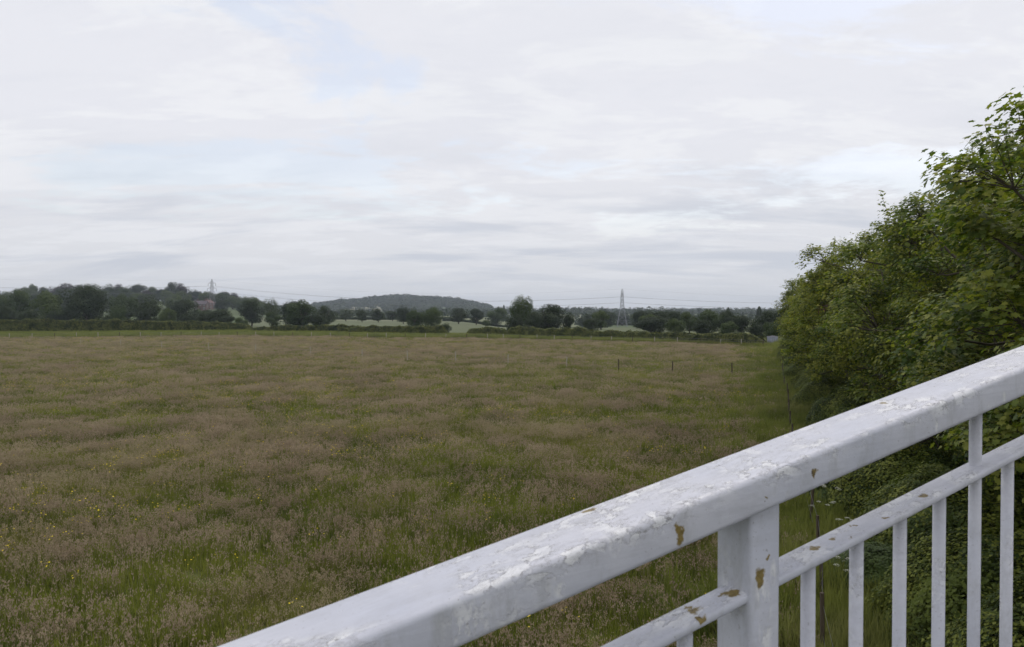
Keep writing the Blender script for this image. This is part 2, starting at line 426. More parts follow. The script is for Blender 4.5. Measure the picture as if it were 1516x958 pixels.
    if keys: hang(keys, 'keys', 12, .085, .5)
    if dead: hang(dead, 'dead', 16, .10, .6)
    V, Fs, mi = join(parts)
    return wood.mesh('trunk', MAT['bark'], True), npmesh('crown', V, Fs, ms, mi)

def put_tree(name, tm, cm, x, y, rz, sc, label, cat='tree', group=None, z=None):
    zz_ = h1(x, y) if z is None else z
    e = empty(name, (x, y, zz_), rz, label, cat, group); e.scale = sc if hasattr(sc, '__len__') else (sc,) * 3
    mobj('trunk', tm, None, e); mobj('crown', cm, None, e)
    return e

def LX(D): return 1.0 + .343 * D          # the fence line on the right, running away from the bridge
near = [canopy_tree(3, 10.6, 4.4, 1.4, 120, 560, .115, LOBED, .25, .03),
        canopy_tree(8, 11.2, 4.2, 1.6, 100, 500, .112, LOBED, .18, .03, hole=.95, sprigs=5),
        canopy_tree(14, 9.6, 4.4, 1.0, 115, 520, .115, LOBED, .35, .03)]
row = [canopy_tree(21, 9.6, 4.5, 1.0, 110, 340, .17, RHOMB, .30, .02, ('leaf_row',), sprigs=2),
       canopy_tree(26, 9.3, 4.3, .9, 100, 340, .17, RHOMB, .40, .02, ('leaf_row',), sprigs=2),
       canopy_tree(33, 9.9, 4.7, 1.1, 110, 340, .17, RHOMB, .15, .01, ('leaf_row',), sprigs=2)]
RG = 'trees in the row along the right edge of the meadow'
spec = [  # D, offset right of the fence line, prototype, scale, rot, label
 (9.0, 6.4, near[0], 1.02, .3, 'sycamore closest to the bridge, its broad lobed leaves filling the right edge behind the handrail'),
 (14.2, 6.5, near[0], (1.0, 1.0, .93), 2.4, 'sycamore whose top leafy sprig stands up at the right edge'),
 (19.8, 6.5, near[1], .97, 2.6, 'thin-topped tree with bare branches showing against the sky'),
 (20.0, 4.6, near[2], .52, 3.3, 'low sycamore sapling leaning out over the brambles behind the railing'),
 (26.0, 5.8, near[2], 1.05, 5.1, 'yellow-green sycamore left of the tree with bare branches'),
 (32.5, 5.6, row[1], 1.06, .4, 'olive green rounded tree where the tree row starts to fall towards the left'),
 (40.0, 5.0, row[2], 1.03, 1.7, 'dark leafy tree in the middle of the falling tree row'),
 (48.5, 5.0, row[0], 1.05, 2.9, 'bushy tree in the tree row just past its middle'),
 (58.0, 4.6, row[1], .98, 4.2, 'tree with yellowish seed bunches near the far end of the row'),
 (69.0, 4.4, row[2], .98, .9, 'dense rounded tree just before the last tree of the row'),
 (80.0, 4.2, row[0], .98, 2.2, 'far tree of the row, its crown overhanging the field edge'),
 (93.0, 4.4, row[1], 1.0, 3.6, 'last small tree of the row beside the grey tank'),
]
for D, off, pr, sc, rz, lab in spec:
    put_tree('sycamore_tree', pr[0], pr[1], LX(D) + off, D, rz, sc, lab, 'tree', RG)
for D, off, pr, sc, rz in ((12, 12.5, row[0], 1.0, 1), (20, 12.5, row[2], 1.0, 2), (30, 12, row[1], 1.0, 3), (42, 11, row[0], .95, 4), (56, 10.5, row[2], .95, 5), (74, 10, row[1], .95, 0), (5, 11.5, row[1], 1.0, 2.5)):
    put_tree('backing_tree', pr[0], pr[1], LX(D) + off, D, rz, sc, 'backing tree glimpsed through the leaves of the right-hand row', 'tree', 'trees behind the right-hand row')

# undergrowth bushes ---------------------------------------------------
def bush(seed, rx, ry, h, n, size, tpl=RHOMB, mat='bramble', core=True, shell=.22):
    g = np.random.default_rng(seed)
    dv = rdir(n, g); dv[:, 2] = np.abs(dv[:, 2]) * 1.0 - .05
    b = .72 + .5 * fbm(dv[:, 0] * 2.3 + seed, dv[:, 1] * 2.3, dv[:, 2] * 2.3, 4)
    rr = b * (1 - shell * g.random(n) ** 1.5)
    P = dv * rr[:, None] * np.array([rx, ry, h]); P[:, 2] = np.maximum(P[:, 2], .03)
    N = dv / np.array([rx, ry, h]) * h + rdir(n, g) * .55 + np.array([0, 0, .5])
    V, Fc = leaves(P, N, size * g.uniform(.6, 1.3, n), tpl, g, .15)
    parts = [(V, Fc, 0)]
    if core:
        u, v_ = np.meshgrid(np.linspace(0, 2 * np.pi, 25)[:-1], np.linspace(0, np.pi / 2, 8), indexing='ij')
        d2 = np.stack([np.cos(u) * np.sin(v_), np.sin(u) * np.sin(v_), np.cos(v_)], -1).reshape(-1, 3)
        b2 = .72 + .5 * fbm(d2[:, 0] * 2.3 + seed, d2[:, 1] * 2.3, d2[:, 2] * 2.3, 4)
        V2 = d2 * (b2 * (.93 - shell))[:, None] * np.array([rx, ry, h])
        q = []
        for i in range(24):
            for j in range(7):
                q.append((i * 8 + j, i * 8 + j + 1, ((i + 1) % 24) * 8 + j + 1, ((i + 1) % 24) * 8 + j))
        parts.append((V2, np.array(q), 0))
    V, Fs, mi = join(parts)
    return npmesh('bush', V, Fs, [MAT[mat]], mi)
bp = [bush(41, 2.2, 2.6, 2.5, 62000, .085), bush(42, 2.0, 2.4, 2.2, 56000, .08), bush(43, 1.6, 1.9, 1.5, 34000, .085, RHOMB, 'nettle')]
BG = 'bramble bushes under the tree row'
bspec = [(9.5, 3.4, 0, 1.0, 'dark bramble bush nearest the bridge, behind the right-hand balusters'),
 (13.0, 3.5, 1, 1.1, 'dark bramble mound between the two rightmost balusters and the near sycamore'),
 (16.5, 3.3, 0, 1.05, 'dense small-leaved bramble bush behind the middle of the balusters'),
 (15.6, 1.5, 2, .8, 'low pale green nettle clump just behind the boundary fence near the white umbels'),
 (20.5, 3.0, 1, 1.1, 'bramble bush just right of the cow parsley'),
 (22.0, 1.3, 2, .8, 'light green weedy mound beside the cow parsley'),
 (25.0, 2.8, 0, .95, 'bramble bush under the thin-topped tree'),
 (30.0, 2.6, 1, 1.0, 'bramble bush seen just above the handrail, right of the fence post'),
 (27.5, 1.0, 2, .75, 'weedy mound at the meadow edge above the handrail'),
 (36.0, 2.8, 0, 1.0, 'bramble bush beneath the middle of the tree row'),
 (43.0, 2.6, 1, 1.05, 'shadowed bramble bush under the dark leafy tree'),
 (51.0, 2.4, 0, 1.0, 'bramble bush at the foot of the bushy tree past the middle of the row'),
 (60.0, 2.2, 1, 1.1, 'bramble bush reaching the grass near the far end of the row'),
 (70.0, 2.2, 0, 1.1, 'bramble bush below the dense rounded tree at the far end'),
 (82.0, 2.2, 1, 1.2, 'bramble bush at the foot of the overhanging far tree'),
 (96.0, 2.2, 0, 1.1, 'farthest bramble bush of the row, near the grey tank')]
for i, (D, off, k, sc, lab) in enumerate(bspec):
    o = mobj('weed_clump' if k == 2 else 'bramble_bush', bp[k]); x = LX(D) + off
    o.location = (x, D, h1(x, D) - .05); o.rotation_euler = (0, 0, i * 1.7); o.scale = (sc, sc, sc)
    tag(o, lab, 'bush', BG)
bp2 = bush(47, 3.2, 3.6, 3.2, 30000, .16)
for i, D in enumerate((8, 15, 22, 30, 39, 49, 60, 72)):
    o = mobj('understorey_bush', bp2 if i == 0 else bp2); x = LX(D) + 8.5
    o.location = (x, D, h1(x, D)); o.rotation_euler = (0, 0, i * 1.1)
    tag(o, 'shaded understorey bush among the trunks of the right-hand tree row', 'bush', 'understorey bushes among the right-hand trunks')

# ------------------------------------------------------------------ hedges
def hedge(name, path, hgt, thick, n, size, label, mat='hedge', seed=1, core=True, ragged=.5, group=None):
    g = np.random.default_rng(seed)
    path = np.array(path, float); seg = np.linalg.norm(np.diff(path, axis=0), axis=1); L = np.concatenate([[0], np.cumsum(seg)])
    hs = np.asarray(hgt if hasattr(hgt, '__len__') else [hgt] * len(path), float)
    def at(s):
        return np.interp(s, L, path[:, 0]), np.interp(s, L, path[:, 1]), np.interp(s, L, hs)
    def surf(s, th, k=1.0):
        x, y, h = at(s); x2, y2, _ = at(np.minimum(s + .5, L[-1])); x1, y1, _ = at(np.maximum(s - .5, 0))
        tx, ty = x2 - x1, y2 - y1; ln = np.hypot(tx, ty) + 1e-6; nx, ny = -ty / ln, tx / ln
        b = 1 + ragged * (fbm(s * .45 + seed * 7, th * 1.3, None, 4) - .5) * 1.6
        endf = np.minimum(1, np.sqrt(np.clip(np.minimum(s, L[-1] - s) / (thick * .7), 0.02, 1)))
        c, sn = np.cos(th), np.sin(th); e = .72
        px_ = np.sign(c) * np.abs(c) ** e * thick / 2 * b * k * endf; pz = np.abs(sn) ** e * h * b * k * endf
        X = x + nx * px_; Y = y + ny * px_
        return np.stack([X, Y, H(X, Y) + pz], -1), np.stack([nx * c, ny * c, sn], -1)
    s = g.random(n) * L[-1]; th = np.pi * g.random(n)
    tuf = 1 + .28 * np.maximum(0, vnoise(s * 1.6 + seed, th * 3) - .55) * (g.random(n) ** .5)
    P, N = surf(s, th, (1 - .22 * g.random(n)) * tuf)
    V, Fc = leaves(P, N + rdir(n, g) * .6 + np.array([0, 0, .3]), size * g.uniform(.6, 1.3, n), RHOMB, g)
    parts = [(V, Fc, 0)]
    if core:
        ns = max(3, int(L[-1] / 1.0)); ss, tt = np.meshgrid(np.linspace(0, L[-1], ns), np.linspace(0, np.pi, 9), indexing='ij')
        P2, _ = surf(ss.ravel(), tt.ravel(), .72)
        i, j = np.meshgrid(np.arange(ns - 1), np.arange(8), indexing='ij')
        q = np.stack([i * 9 + j, (i + 1) * 9 + j, (i + 1) * 9 + j + 1, i * 9 + j + 1], -1).reshape(-1, 4)
        parts.append((P2, q, 0))
    V, Fs, mi = join(parts)
    o = mobj(name, npmesh(name, V, Fs, [MAT[mat]], mi)); tag(o, label, 'hedge', group); return o
def PX(px, D): return (AZ(px) * D, D)
hedge('hedge', [PX(-120, 178), PX(0, 190), PX(150, 197), PX(300, 205), PX(376, 212)], [3.9, 3.6, 3.4, 2.9, 2.3], 2.6, 90000, .34, 'long clipped hedge along the far left side of the meadow', seed=2, ragged=.3)
hedge('hedge', [PX(372, 200), PX(450, 196), PX(540, 190)], [1.5, 2.1, 2.0], 2.2, 32000, .30, 'ragged hedge below the big bright-sided tree, left of centre', seed=3)
hedge('hedge', [PX(500, 186), PX(560, 180), PX(664, 172)], [1.5, 2.1, 2.2], 2.4, 34000, .30, 'dark hedge in the centre ending at the gap to the pale field', seed=4)
hedge('hedge', [PX(689, 172), PX(725, 168), PX(757, 165)], [1.5, 2.2, 1.7], 2.0, 14000, .28, 'short hedge just right of the gap to the pale field', seed=5)
hedge('hedge', [PX(752, 162), PX(830, 150), PX(900, 145), PX(985, 138)], [2.3, 2.5, 2.0, 1.9], 2.2, 46000, .27, 'hedge in front of the dark spreading oak and the right pylon', seed=6)
hedge('hedge', [PX(975, 136.5), PX(1050, 129), PX(1100, 124), PX(1137, 121)], [1.9, 2.0, 2.2, 1.6], 2.2, 40000, .25, 'hedge on the right ending beside the grey tank', seed=7, ragged=.35)
hedge('field_hedge', [PX(395, 470), PX(480, 500), PX(585, 480), PX(670, 500)], 1.8, 2.5, 9000, .6, 'thin dark hedge line across the pale field left of centre', 'oak', seed=8, core=True)
hedge('field_hedge', [PX(655, 420), PX(760, 395), PX(850, 400), PX(900, 380)], 1.3, 2.0, 9000, .5, 'thin dark hedge line across the pale field in the centre', 'oak', seed=9)
hedge('field_hedge', [PX(850, 600), PX(940, 580), PX(1000, 560)], 2.2, 2.5, 7000, .6, 'dark hedge line behind the feet of the right pylon', 'oak', seed=10)

# ------------------------------------------------------------------ background trees
def crown_proto(seed, n, size, mat, squash=1.0, gap=.30, lobes=22, tall=False):
    """crown of about unit radius, centre (0,0,1), spans z 0..2 before scaling"""
    g = np.random.default_rng(seed)
    if tall:
        z = g.random(n) ** .9 * 2; r = .98 * np.sin(np.pi * np.clip((z + .12) / 2.2, 0, 1)) ** .6 * (.7 + .5 * vnoise(z * 5 + seed, z * 0 + 1))
        a = g.random(n) * 2 * np.pi; rr = r * np.sqrt(g.random(n))
        P = np.stack([np.cos(a) * rr, np.sin(a) * rr, z], -1); N = np.stack([np.cos(a), np.sin(a), 0 * a + .2], -1)
        V, Fc = leaves(P, N + rdir(n, g) * .6, size * g.uniform(.6, 1.3, n), RHOMB, g)
        return npmesh('crown', V, [Fc], [MAT[mat]])
    dv = rdir(lobes, g); C = dv * (g.uniform(.35, .74, lobes))[:, None]; C[:, 2] = C[:, 2] * .85
    rad = g.uniform(.28, .48, lobes)
    k = g.integers(0, lobes, n); d2 = rdir(n, g)
    b = .8 + .45 * fbm(d2[:, 0] * 3 + k * 3.1, d2[:, 1] * 3, d2[:, 2] * 3, 3)
    P = C[k] + d2 * (rad[k] * b * (1 - .35 * g.random(n) ** 2))[:, None] * np.array([1, 1, .8])
    # drop some where the noise says gap
    m = vnoise(P[:, 0] * 3.2 + seed, P[:, 1] * 3.2, P[:, 2] * 3.2) > gap
    P = P[m]; d2 = d2[m]; n = len(P)
    P[:, :2] /= np.percentile(np.hypot(P[:, 0], P[:, 1]), 97) * 1.04; P[:, 2] = 2.0 * (P[:, 2] - P[:, 2].min()) / (np.percentile(P[:, 2], 99.7) - P[:, 2].min()); low = P[:, 2] < .12; P[low, 2] = .12 + .2 * g.random(low.sum())
    N = d2 + rdir(n, g) * .5 + np.array([0, 0, .35])
    V, Fc = leaves(P, N, size * g.uniform(.6, 1.3, n), RHOMB, g)
    return npmesh('crown', V, [Fc], [MAT[mat]])
PROTO = {}
for mat, gp in (('oak', .2), ('lime', .2), ('grey', .36), ('copper', .2)):
    PROTO[mat] = [crown_proto(100 + 7 * i + len(mat), 9500 if gp < .3 else 6000, .085, mat, 1, gp) for i in range(3 if mat != 'copper' else 1)]
PROTO['tall'] = [crown_proto(200, 2500, .22, 'oak', tall=True)]
PROTO['talllime'] = [crown_proto(203, 2500, .2, 'lime', tall=True)]
tm = MB(); tm.tube([(0, 0, -.05), (0, 0, .5), (.02, 0, 1.0)], [.07, .05, .03], 7)
for k in range(5):
    a = k * 1.3; tm.tube([(0, 0, .35 + .08 * k), (.28 * math.cos(a), .28 * math.sin(a), .75 + .08 * k), (.5 * math.cos(a), .5 * math.sin(a), 1.15 + .08 * k)], [.035, .02, .01], 5)
TRUNK = tm.mesh('trunk', MAT['bark'], True)
cnt = [0]
def bg_tree(px, top, wpx, D, kind, label, group='trees beyond the meadow', name=None, lift=.06):
    x = AZ(px) * D; z0 = h1(x, D); zt = CAMZ + (460 - top) * D / F
    hgt = zt - z0; r = wpx * D / F / 2
    cnt[0] += 1; i = cnt[0]
    pr = PROTO[kind][i % len(PROTO[kind])]
    nm = name or {'oak': 'oak_tree', 'lime': 'lime_tree', 'grey': 'willow_tree', 'copper': 'copper_beech', 'tall': 'poplar_tree', 'talllime': 'poplar_tree'}[kind]
    e = empty(nm, (x, D, z0), i * 1.9, label, 'tree' if hgt > 4.5 else 'bush', group)
    c = mobj('crown', pr, None, e); c.scale = (r * 1.02, r * 1.02, hgt * (1 - lift) / 1.98); c.location = (0, 0, hgt * lift)
    t_ = mobj('trunk', TRUNK, None, e); t_.scale = (r * .9, r * .9, hgt * .55)
    return e
BT = [ # px, top y, width px, distance, kind, label
 (8, 453, 26, 225, 'oak', 'dark low tree at the left edge of the photo behind the long hedge'),
 (22, 430, 46, 262, 'lime', 'rounded mid-green tree second from the left edge'),
 (68, 432, 54, 250, 'lime', 'yellow-green tree left of the large dark oak'),
 (128, 423, 66, 232, 'oak', 'largest dark oak on the left, broad dome behind the long hedge'),
 (105, 447, 30, 226, 'oak', 'dark lower bough-like tree at the left foot of the largest oak'),
 (180, 436, 44, 300, 'lime', 'pale green tree between the two dark oaks on the left'),
 (176, 455, 26, 228, 'lime', 'light bush between the two dark oaks behind the long hedge'),
 (217, 440, 47, 240, 'oak', 'compact dark round oak right of the largest dark oak'),
 (247, 456, 26, 232, 'lime', 'olive bush right of the compact dark oak'),
 (268, 443, 46, 285, 'oak', 'dark flat-topped tree left of the red brick house'),
 (275, 464, 30, 235, 'oak', 'dark bush below the flat-topped tree'),
 (303, 462, 36, 238, 'oak', 'dark round bush in front of the red brick house'),
 (42, 458, 30, 224, 'oak', 'dark bush left of the cream cottage behind the long hedge'),
 (80, 462, 34, 226, 'oak', 'low dark bush left of the largest oak'),
 (293, 457, 15, 420, 'lime', 'small green tree partly hiding the left wall of the red brick house'),
 (335, 467, 34, 226, 'oak', 'low dark bush at the foot of the left pylon'),
 (358, 470, 22, 222, 'lime', 'small bush at the right end of the long hedge'),
 (373, 444, 40, 282, 'oak', 'dark tree right of the left pylon'),
 (402, 442, 26, 258, 'grey', 'airy grey-green tree with gaps, left of the big bright-sided tree'),
 (404, 462, 24, 250, 'lime', 'small leafy bush at the foot of the airy grey-green tree'),
 (447, 445, 56, 224, 'lime', 'big rounded tree with a brighter green side, left of centre'),
 (436, 446, 44, 226, 'oak', 'dark half of the big rounded pair left of centre'),
 (470, 462, 40, 222, 'oak', 'low spreading tree at the right foot of the big rounded tree'),
 (483, 453, 30, 275, 'oak', 'dark tree just right of the big rounded tree'),
 (512, 457, 26, 420, 'grey', 'pale hazy tree in front of the cream hill field'),
 (536, 457, 20, 380, 'oak', 'small round dark tree, left one of two in the pale field'),
 (560, 457, 22, 375, 'oak', 'small round dark tree, right one of two in the pale field'),
 (581, 460, 20, 420, 'oak', 'small dark tree right of the two round field trees'),
 (597, 453, 22, 330, 'oak', 'slim dark tree below the crest of the distant hill'),
 (614, 459, 30, 226, 'lime', 'left tree of the green pair above the centre hedge'),
 (640, 455, 32, 224, 'lime', 'right, taller tree of the green pair above the centre hedge'),
 (660, 478, 17, 182, 'oak', 'dark bush at the right end of the centre hedge'),
 (679, 456, 29, 335, 'oak', 'left one of two matching dark round trees right of the hill'),
 (705, 457, 25, 335, 'oak', 'right one of two matching dark round trees right of the hill'),
 (735, 456, 36, 400, 'lime', 'hazy wide tree behind the lone field bush'),
 (719, 474, 17, 292, 'lime', 'lone small bush standing in the pale field'),
 (773, 439, 36, 196, 'lime', 'tallest tree of the centre, upright with a pointed top'),
 (762, 466, 30, 190, 'oak', 'low dark growth at the foot of the tallest centre tree'),
 (812, 451, 58, 188, 'oak', 'broad dark oak beside the tallest centre tree'),
 (790, 462, 34, 184, 'oak', 'dark tree filling between the tallest centre tree and the broad oak'),
 (841, 463, 22, 192, 'oak', 'small dark tree under the right side of the broad oak'),
 (868, 465, 26, 420, 'oak', 'hazy low tree right of the broad oak'),
 (896, 461, 32, 370, 'oak', 'round dark tree left of the right pylon'),
 (921, 464, 22, 560, 'oak', 'dark tree behind the right pylon'),
 (940, 463, 17, 560, 'lime', 'slim tree just right of the right pylon'),
 (964, 469, 52, 178, 'oak', 'low dark dome tree right of the right pylon'),
 (968, 457, 44, 215, 'oak', 'higher dark tree behind the low dome tree right of the right pylon'),
 (997, 461, 28, 205, 'oak', 'dark tree right of the dome pair'),
 (1000, 472, 30, 172, 'lime', 'leafy lower tree right of the dome pair'),
 (1021, 462, 32, 190, 'lime', 'green tree in the middle of the right-hand wood'),
 (1040, 474, 34, 165, 'oak', 'low dark tree behind the right hedge'),
 (1050, 461, 38, 182, 'lime', 'wide green tree below the leftmost small poplar'),
 (1076, 465, 28, 176, 'oak', 'dark tree under the small poplar on the right skyline'),
 (1080, 476, 36, 155, 'lime', 'low leafy tree behind the right hedge, left of its end'),
 (1098, 467, 30, 172, 'oak', 'dark tree between the two skyline poplars'),
 (1120, 478, 28, 150, 'oak', 'low tree above the right end of the hedge'),
 (1142, 460, 44, 168, 'oak', 'dark tree directly left of the end of the tree row'),
 (1143, 477, 30, 135, 'lime', 'small olive tree above the grey tank'),
 (1165, 458, 44, 150, 'oak', 'dark tree hidden behind the end of the tree row'),
 (1078, 456, 6.5, 520, 'tall', 'small slim poplar on the skyline at the right'),
 (1124, 455, 10, 430, 'tall', 'broader poplar on the skyline near the end of the tree row'),
 (1100, 462, 4, 700, 'tall', 'tiny poplar between the two larger skyline poplars'),
 (838, 455, 4, 1250, 'tall', 'leftmost spire-like tree on the skyline right of the broad oak'),
 (850, 456, 3.5, 1250, 'tall', 'middle spire-like tree on the skyline right of the broad oak'),
 (857, 456, 4, 1250, 'tall', 'rightmost spire-like tree on the skyline right of the broad oak'),
 (746, 452, 4, 1300, 'tall', 'spire-like tree on the skyline left of the tallest centre tree'),
 (738, 454, 4, 1300, 'tall', 'smaller spire-like tree on the skyline left of the tallest centre tree'),
]
for a in BT: bg_tree(*a)
g = np.random.default_rng(61)
for k in range(30):
    px = g.uniform(-70, 330) if k < 17 else g.uniform(865, 1170); D = g.uniform(222, 262) if k < 17 else g.uniform(190, 250)
    hh_ = g.uniform(3.8, 6.5); top = 460 - (h1(AZ(px) * D, D) + hh_ - CAMZ) * F / D
    bg_tree(px, top, g.uniform(24, 42), D, ('oak', 'lime', 'oak')[k % 3], 'low thicket tree filling the gaps behind the ' + ('long left hedge' if k < 17 else 'right-hand wood'), 'thicket trees behind the hedges', 'thicket_tree', 0)
HL = 'woodland trees on the left hill'
ridge_lab = {48: 'lone rounded crest tree standing apart near the left edge', 64: 'paler crest tree joined to the right side of the lone rounded one', 95: 'wide flat-topped crest tree just left of the largest dark oak', 134: 'broad crest tree rising behind the largest dark oak', 160: 'left of the twin crest domes beyond the largest oak', 176: 'right of the twin crest domes beyond the largest oak', 202: 'large dark crest dome behind the compact dark oak', 227: 'small dark crest tree in the dip right of the large crest dome', 253: 'highest crest tree of the left hill, left half of the summit pair', 269: 'right half of the summit pair of crest trees', 287: 'broad crest tree above the brick house', 308: 'crest tree directly behind the left pylon', 331: 'bushy dark crest tree just right of the left pylon', 347: 'crest tree second to the right of the left pylon', 362: 'low crest tree where the wooded hill ends in sky', 381: 'last small tree at the right end of the wooded hill'}
ridge = [(-10, 430, 34), (48, 421, 20), (64, 425, 18), (95, 420, 36), (114, 422, 24), (134, 421, 32), (160, 421, 22), (176, 421, 20), (202, 421, 30), (227, 425, 22), (253, 418, 22), (269, 420, 20), (287, 429, 26), (308, 432, 24), (331, 432, 24), (347, 434, 22), (362, 441, 20), (381, 444, 22), (28, 431, 26), (80, 428, 24), (240, 428, 22), (150, 428, 26), (190, 429, 22), (215, 430, 24)]
for i, (px, top, wp) in enumerate(ridge):
    bg_tree(px, top, wp, 700 + (i * 37) % 60, ('oak', 'lime', 'oak', 'copper')[i % 4], ridge_lab.get(px, 'tree filling between the named crests of the wooded left hill'), HL, 'woodland_tree', 0)
g = np.random.default_rng(77)
for k in range(84):
    px = g.uniform(-60, 396); D = g.uniform(470, 690)
    if D < 610 and 280 < px < 328: continue
    if px > 300 and D < 560: continue
    x = AZ(px) * D; zt = h1(x, D) + g.uniform(9, 13.5)
    top = 460 - (zt - CAMZ) * F / D
    bg_tree(px, top, g.uniform(18, 32), D, ('lime', 'oak', 'lime', 'oak', 'grey')[k % 5], 'tree on the slope of the wooded left hill', HL, 'woodland_tree', 0)
# far-off woods ---------------------------------------------------------
def far_wood(name, pts, n_per, size, r, hgt, mat, label, seed):
    g = np.random.default_rng(seed); V = []; 
    P0 = np.array(pts); n = len(P0)
    k = np.repeat(np.arange(n), n_per); d2 = rdir(len(k), g); d2[:, 2] = np.abs(d2[:, 2])
    rr = g.uniform(.6, 1.5, n) * r; hh = g.uniform(.55, 1.4, n) * hgt * (.7 + .6 * vnoise(P0[:, 0] / 60 + seed, P0[:, 1] / 90))
    z = H(P0[:, 0], P0[:, 1])
    C = np.stack([P0[:, 0], P0[:, 1], z], -1)[k] + d2 * np.stack([rr, rr, hh], -1)[k]
    v, f = leaves(C, d2 + rdir(len(k), g) * .4, size * g.uniform(.6, 1.3, len(k)), RHOMB, g)
    o = mobj(name, npmesh(name, v, [f], [MAT[mat]])); tag(o, label, 'woodland', kind='stuff'); return o
g = np.random.default_rng(5)
pts = []
while len(pts) < 3600:
    px = g.uniform(462, 726); D = g.uniform(1500, 2330)
    if D < 1790 + 70 * math.sin(px * .16) and 506 + (D - 1600) * .04 < px < 574 - (D - 1500) * .03 and g.random() > .06: continue
    if D < 1740 and 650 < px < 664: continue
    pts.append(PX(px, D))
far_wood('distant_woodland', pts, 40, 5.0, 8, 11, 'oak', 'dark wood covering the distant hill left of centre', 31)
pts = [PX(g.uniform(-150, 1300), g.uniform(1150, 2300)) for _ in range(3200)]
pts = [p for p in pts if float(vnoise(np.array([p[0] / 160]), np.array([p[1] / 260]))[0]) > .42]
pts = [p for p in pts if not (1100 < p[1] < 2100 and AZ(480) < p[0] / p[1] < AZ(600))]
far_wood('distant_woodland', pts, 30, 4.0, 7, 8, 'oak', 'hazy scattered woods along the distant horizon', 32)
pts = [PX(g.uniform(395, 1180), g.uniform(640, 1000)) for _ in range(330)]
far_wood('distant_woodland', pts, 60, 2.4, 6, 6.5, 'oak', 'hedgerow trees and thickets beyond the pale fields', 33)

# ------------------------------------------------------------------ fences
def post_mesh(h, r, square=True):
    m = MB()
    if square: m.tube([(0, 0, -.2), (0, 0, h * .6), (.01, 0, h)], [r * 1.1, r, r * .95], 5)
    else: m.tube([(0, 0, -.2), (0, 0, h * .6), (0, 0, h)], r, 8)
    return m
def fence(name, pts, h, r, mats, label, wires=(.45, .8, 1.1), sag=.02, group=None, wr=.004, leans=None):
    e = empty(name, (pts[0][0], pts[0][1], h1(*pts[0])), 0, label, 'fence', group)
    o = Vector(e.location)
    me = {}
    for i, (x, y) in enumerate(pts):
        m = mats[i] if isinstance(mats, (list, tuple)) else mats
        if m not in me: me[m] = post_mesh(h, r).mesh('post', MAT[m])
        p = mobj('post', me[m], None, e); p.location = Vector((x, y, h1(x, y))) - o
        p.rotation_euler = (random.gauss(0, .03), random.gauss(0, .03), random.random() * 6); p.scale = (1, 1, random.uniform(.92, 1.06))
    for wz in wires:
        P = []
        for i in range(len(pts)):
            x, y = pts[i]; P.append(Vector((x, y, h1(x, y) + wz)) - o)
            if i < len(pts) - 1:
                x2, y2 = pts[i + 1]; xm, ym = (x + x2) / 2, (y + y2) / 2; P.append(Vector((xm, ym, (h1(x, y) + h1(x2, y2)) / 2 + wz - sag)) - o)
        m = MB(); m.tube(P, wr, 4, False); m.build('wire', MAT['wire'], e)
    return e
# across the meadow
xs = [23.6, 19.3, 14.7, 10.2, 5.4, -.4, -6.2, -12, -18, -25.5, -34.5, -43, -52.6, -62, -72]
mid = [(x, 66.5 + (19.3 - x) * .66) for x in xs]
fence('wire_fence', mid, 1.25, .055, ['wood_dark'] * 4 + ['wood_pale'] * 11, 'post and wire fence crossing the middle of the meadow', group='fences round and across the meadow')
far_pts = []
kp = [(42.2, 117), (31.8, 127.8), (14.4, 138.7), (-4.9, 151.6), (-21.8, 155), (-34.5, 161), (-68, 166), (-102, 154), (-125, 150)]
for (x0, y0), (x1, y1) in zip(kp[:-1], kp[1:]):
    L = math.hypot(x1 - x0, y1 - y0); n = max(1, round(L / 4.2))
    for i in range(n): far_pts.append((x0 + (x1 - x0) * i / n, y0 + (y1 - y0) * i / n))
fence('wire_fence', far_pts, 1.2, .075, ['wood_pale', 'wood_dark', 'wood_pale'] * 30, 'long post and wire fence along the far end of the meadow', group='fences round and across the meadow', wr=.012)
rd = [9.5, 12.2, 14.8, 17.2, 19.7, 23, 27, 31, 35, 39.5, 44, 49, 54, 60, 66, 73, 80, 88, 97, 107, 115]
fence('boundary_fence', [(LX(D) - .05 + .12 * math.sin(D * 3), D) for D in rd], 1.2, .038, 'wood_dark', 'leaning post and wire fence under the tree row on the right', (.55, 1.05), group='fences round and across the meadow', wr=.0022)

# grey tank by the hedge end
tk = empty('water_tank', (AZ(1144) * 122, 122, h1(AZ(1144) * 122, 122)), .25, 'small grey metal tank between the hedge end and the tree row', 'tank')
m = MB(); m.box((0, 0, .92), (1.3, 1.1, 1.42)); b = m.build('tank_body', simple('tank_metal', (.30, .32, .38), .55, .15, 3, .2), tk); bevel(b, .05, 2)
m = MB(); m.box((0, 0, 1.68), (1.4, 1.2, .09)); m.box((0, 0, 1.765), (.5, .5, .08)); m.build('lid', MAT['galv'], tk)
for sx in (-1, 1):
    for sy in (-1, 1):
        m = MB(); m.box((sx * .55, sy * .45, .1), (.1, .1, .21)); m.build('leg', MAT['galv'], tk)
for k in range(3):
    m = MB(); m.box((-.42 + .42 * k, -.565, .92), (.06, .03, 1.3)); m.build('rib', MAT['galv'], tk)

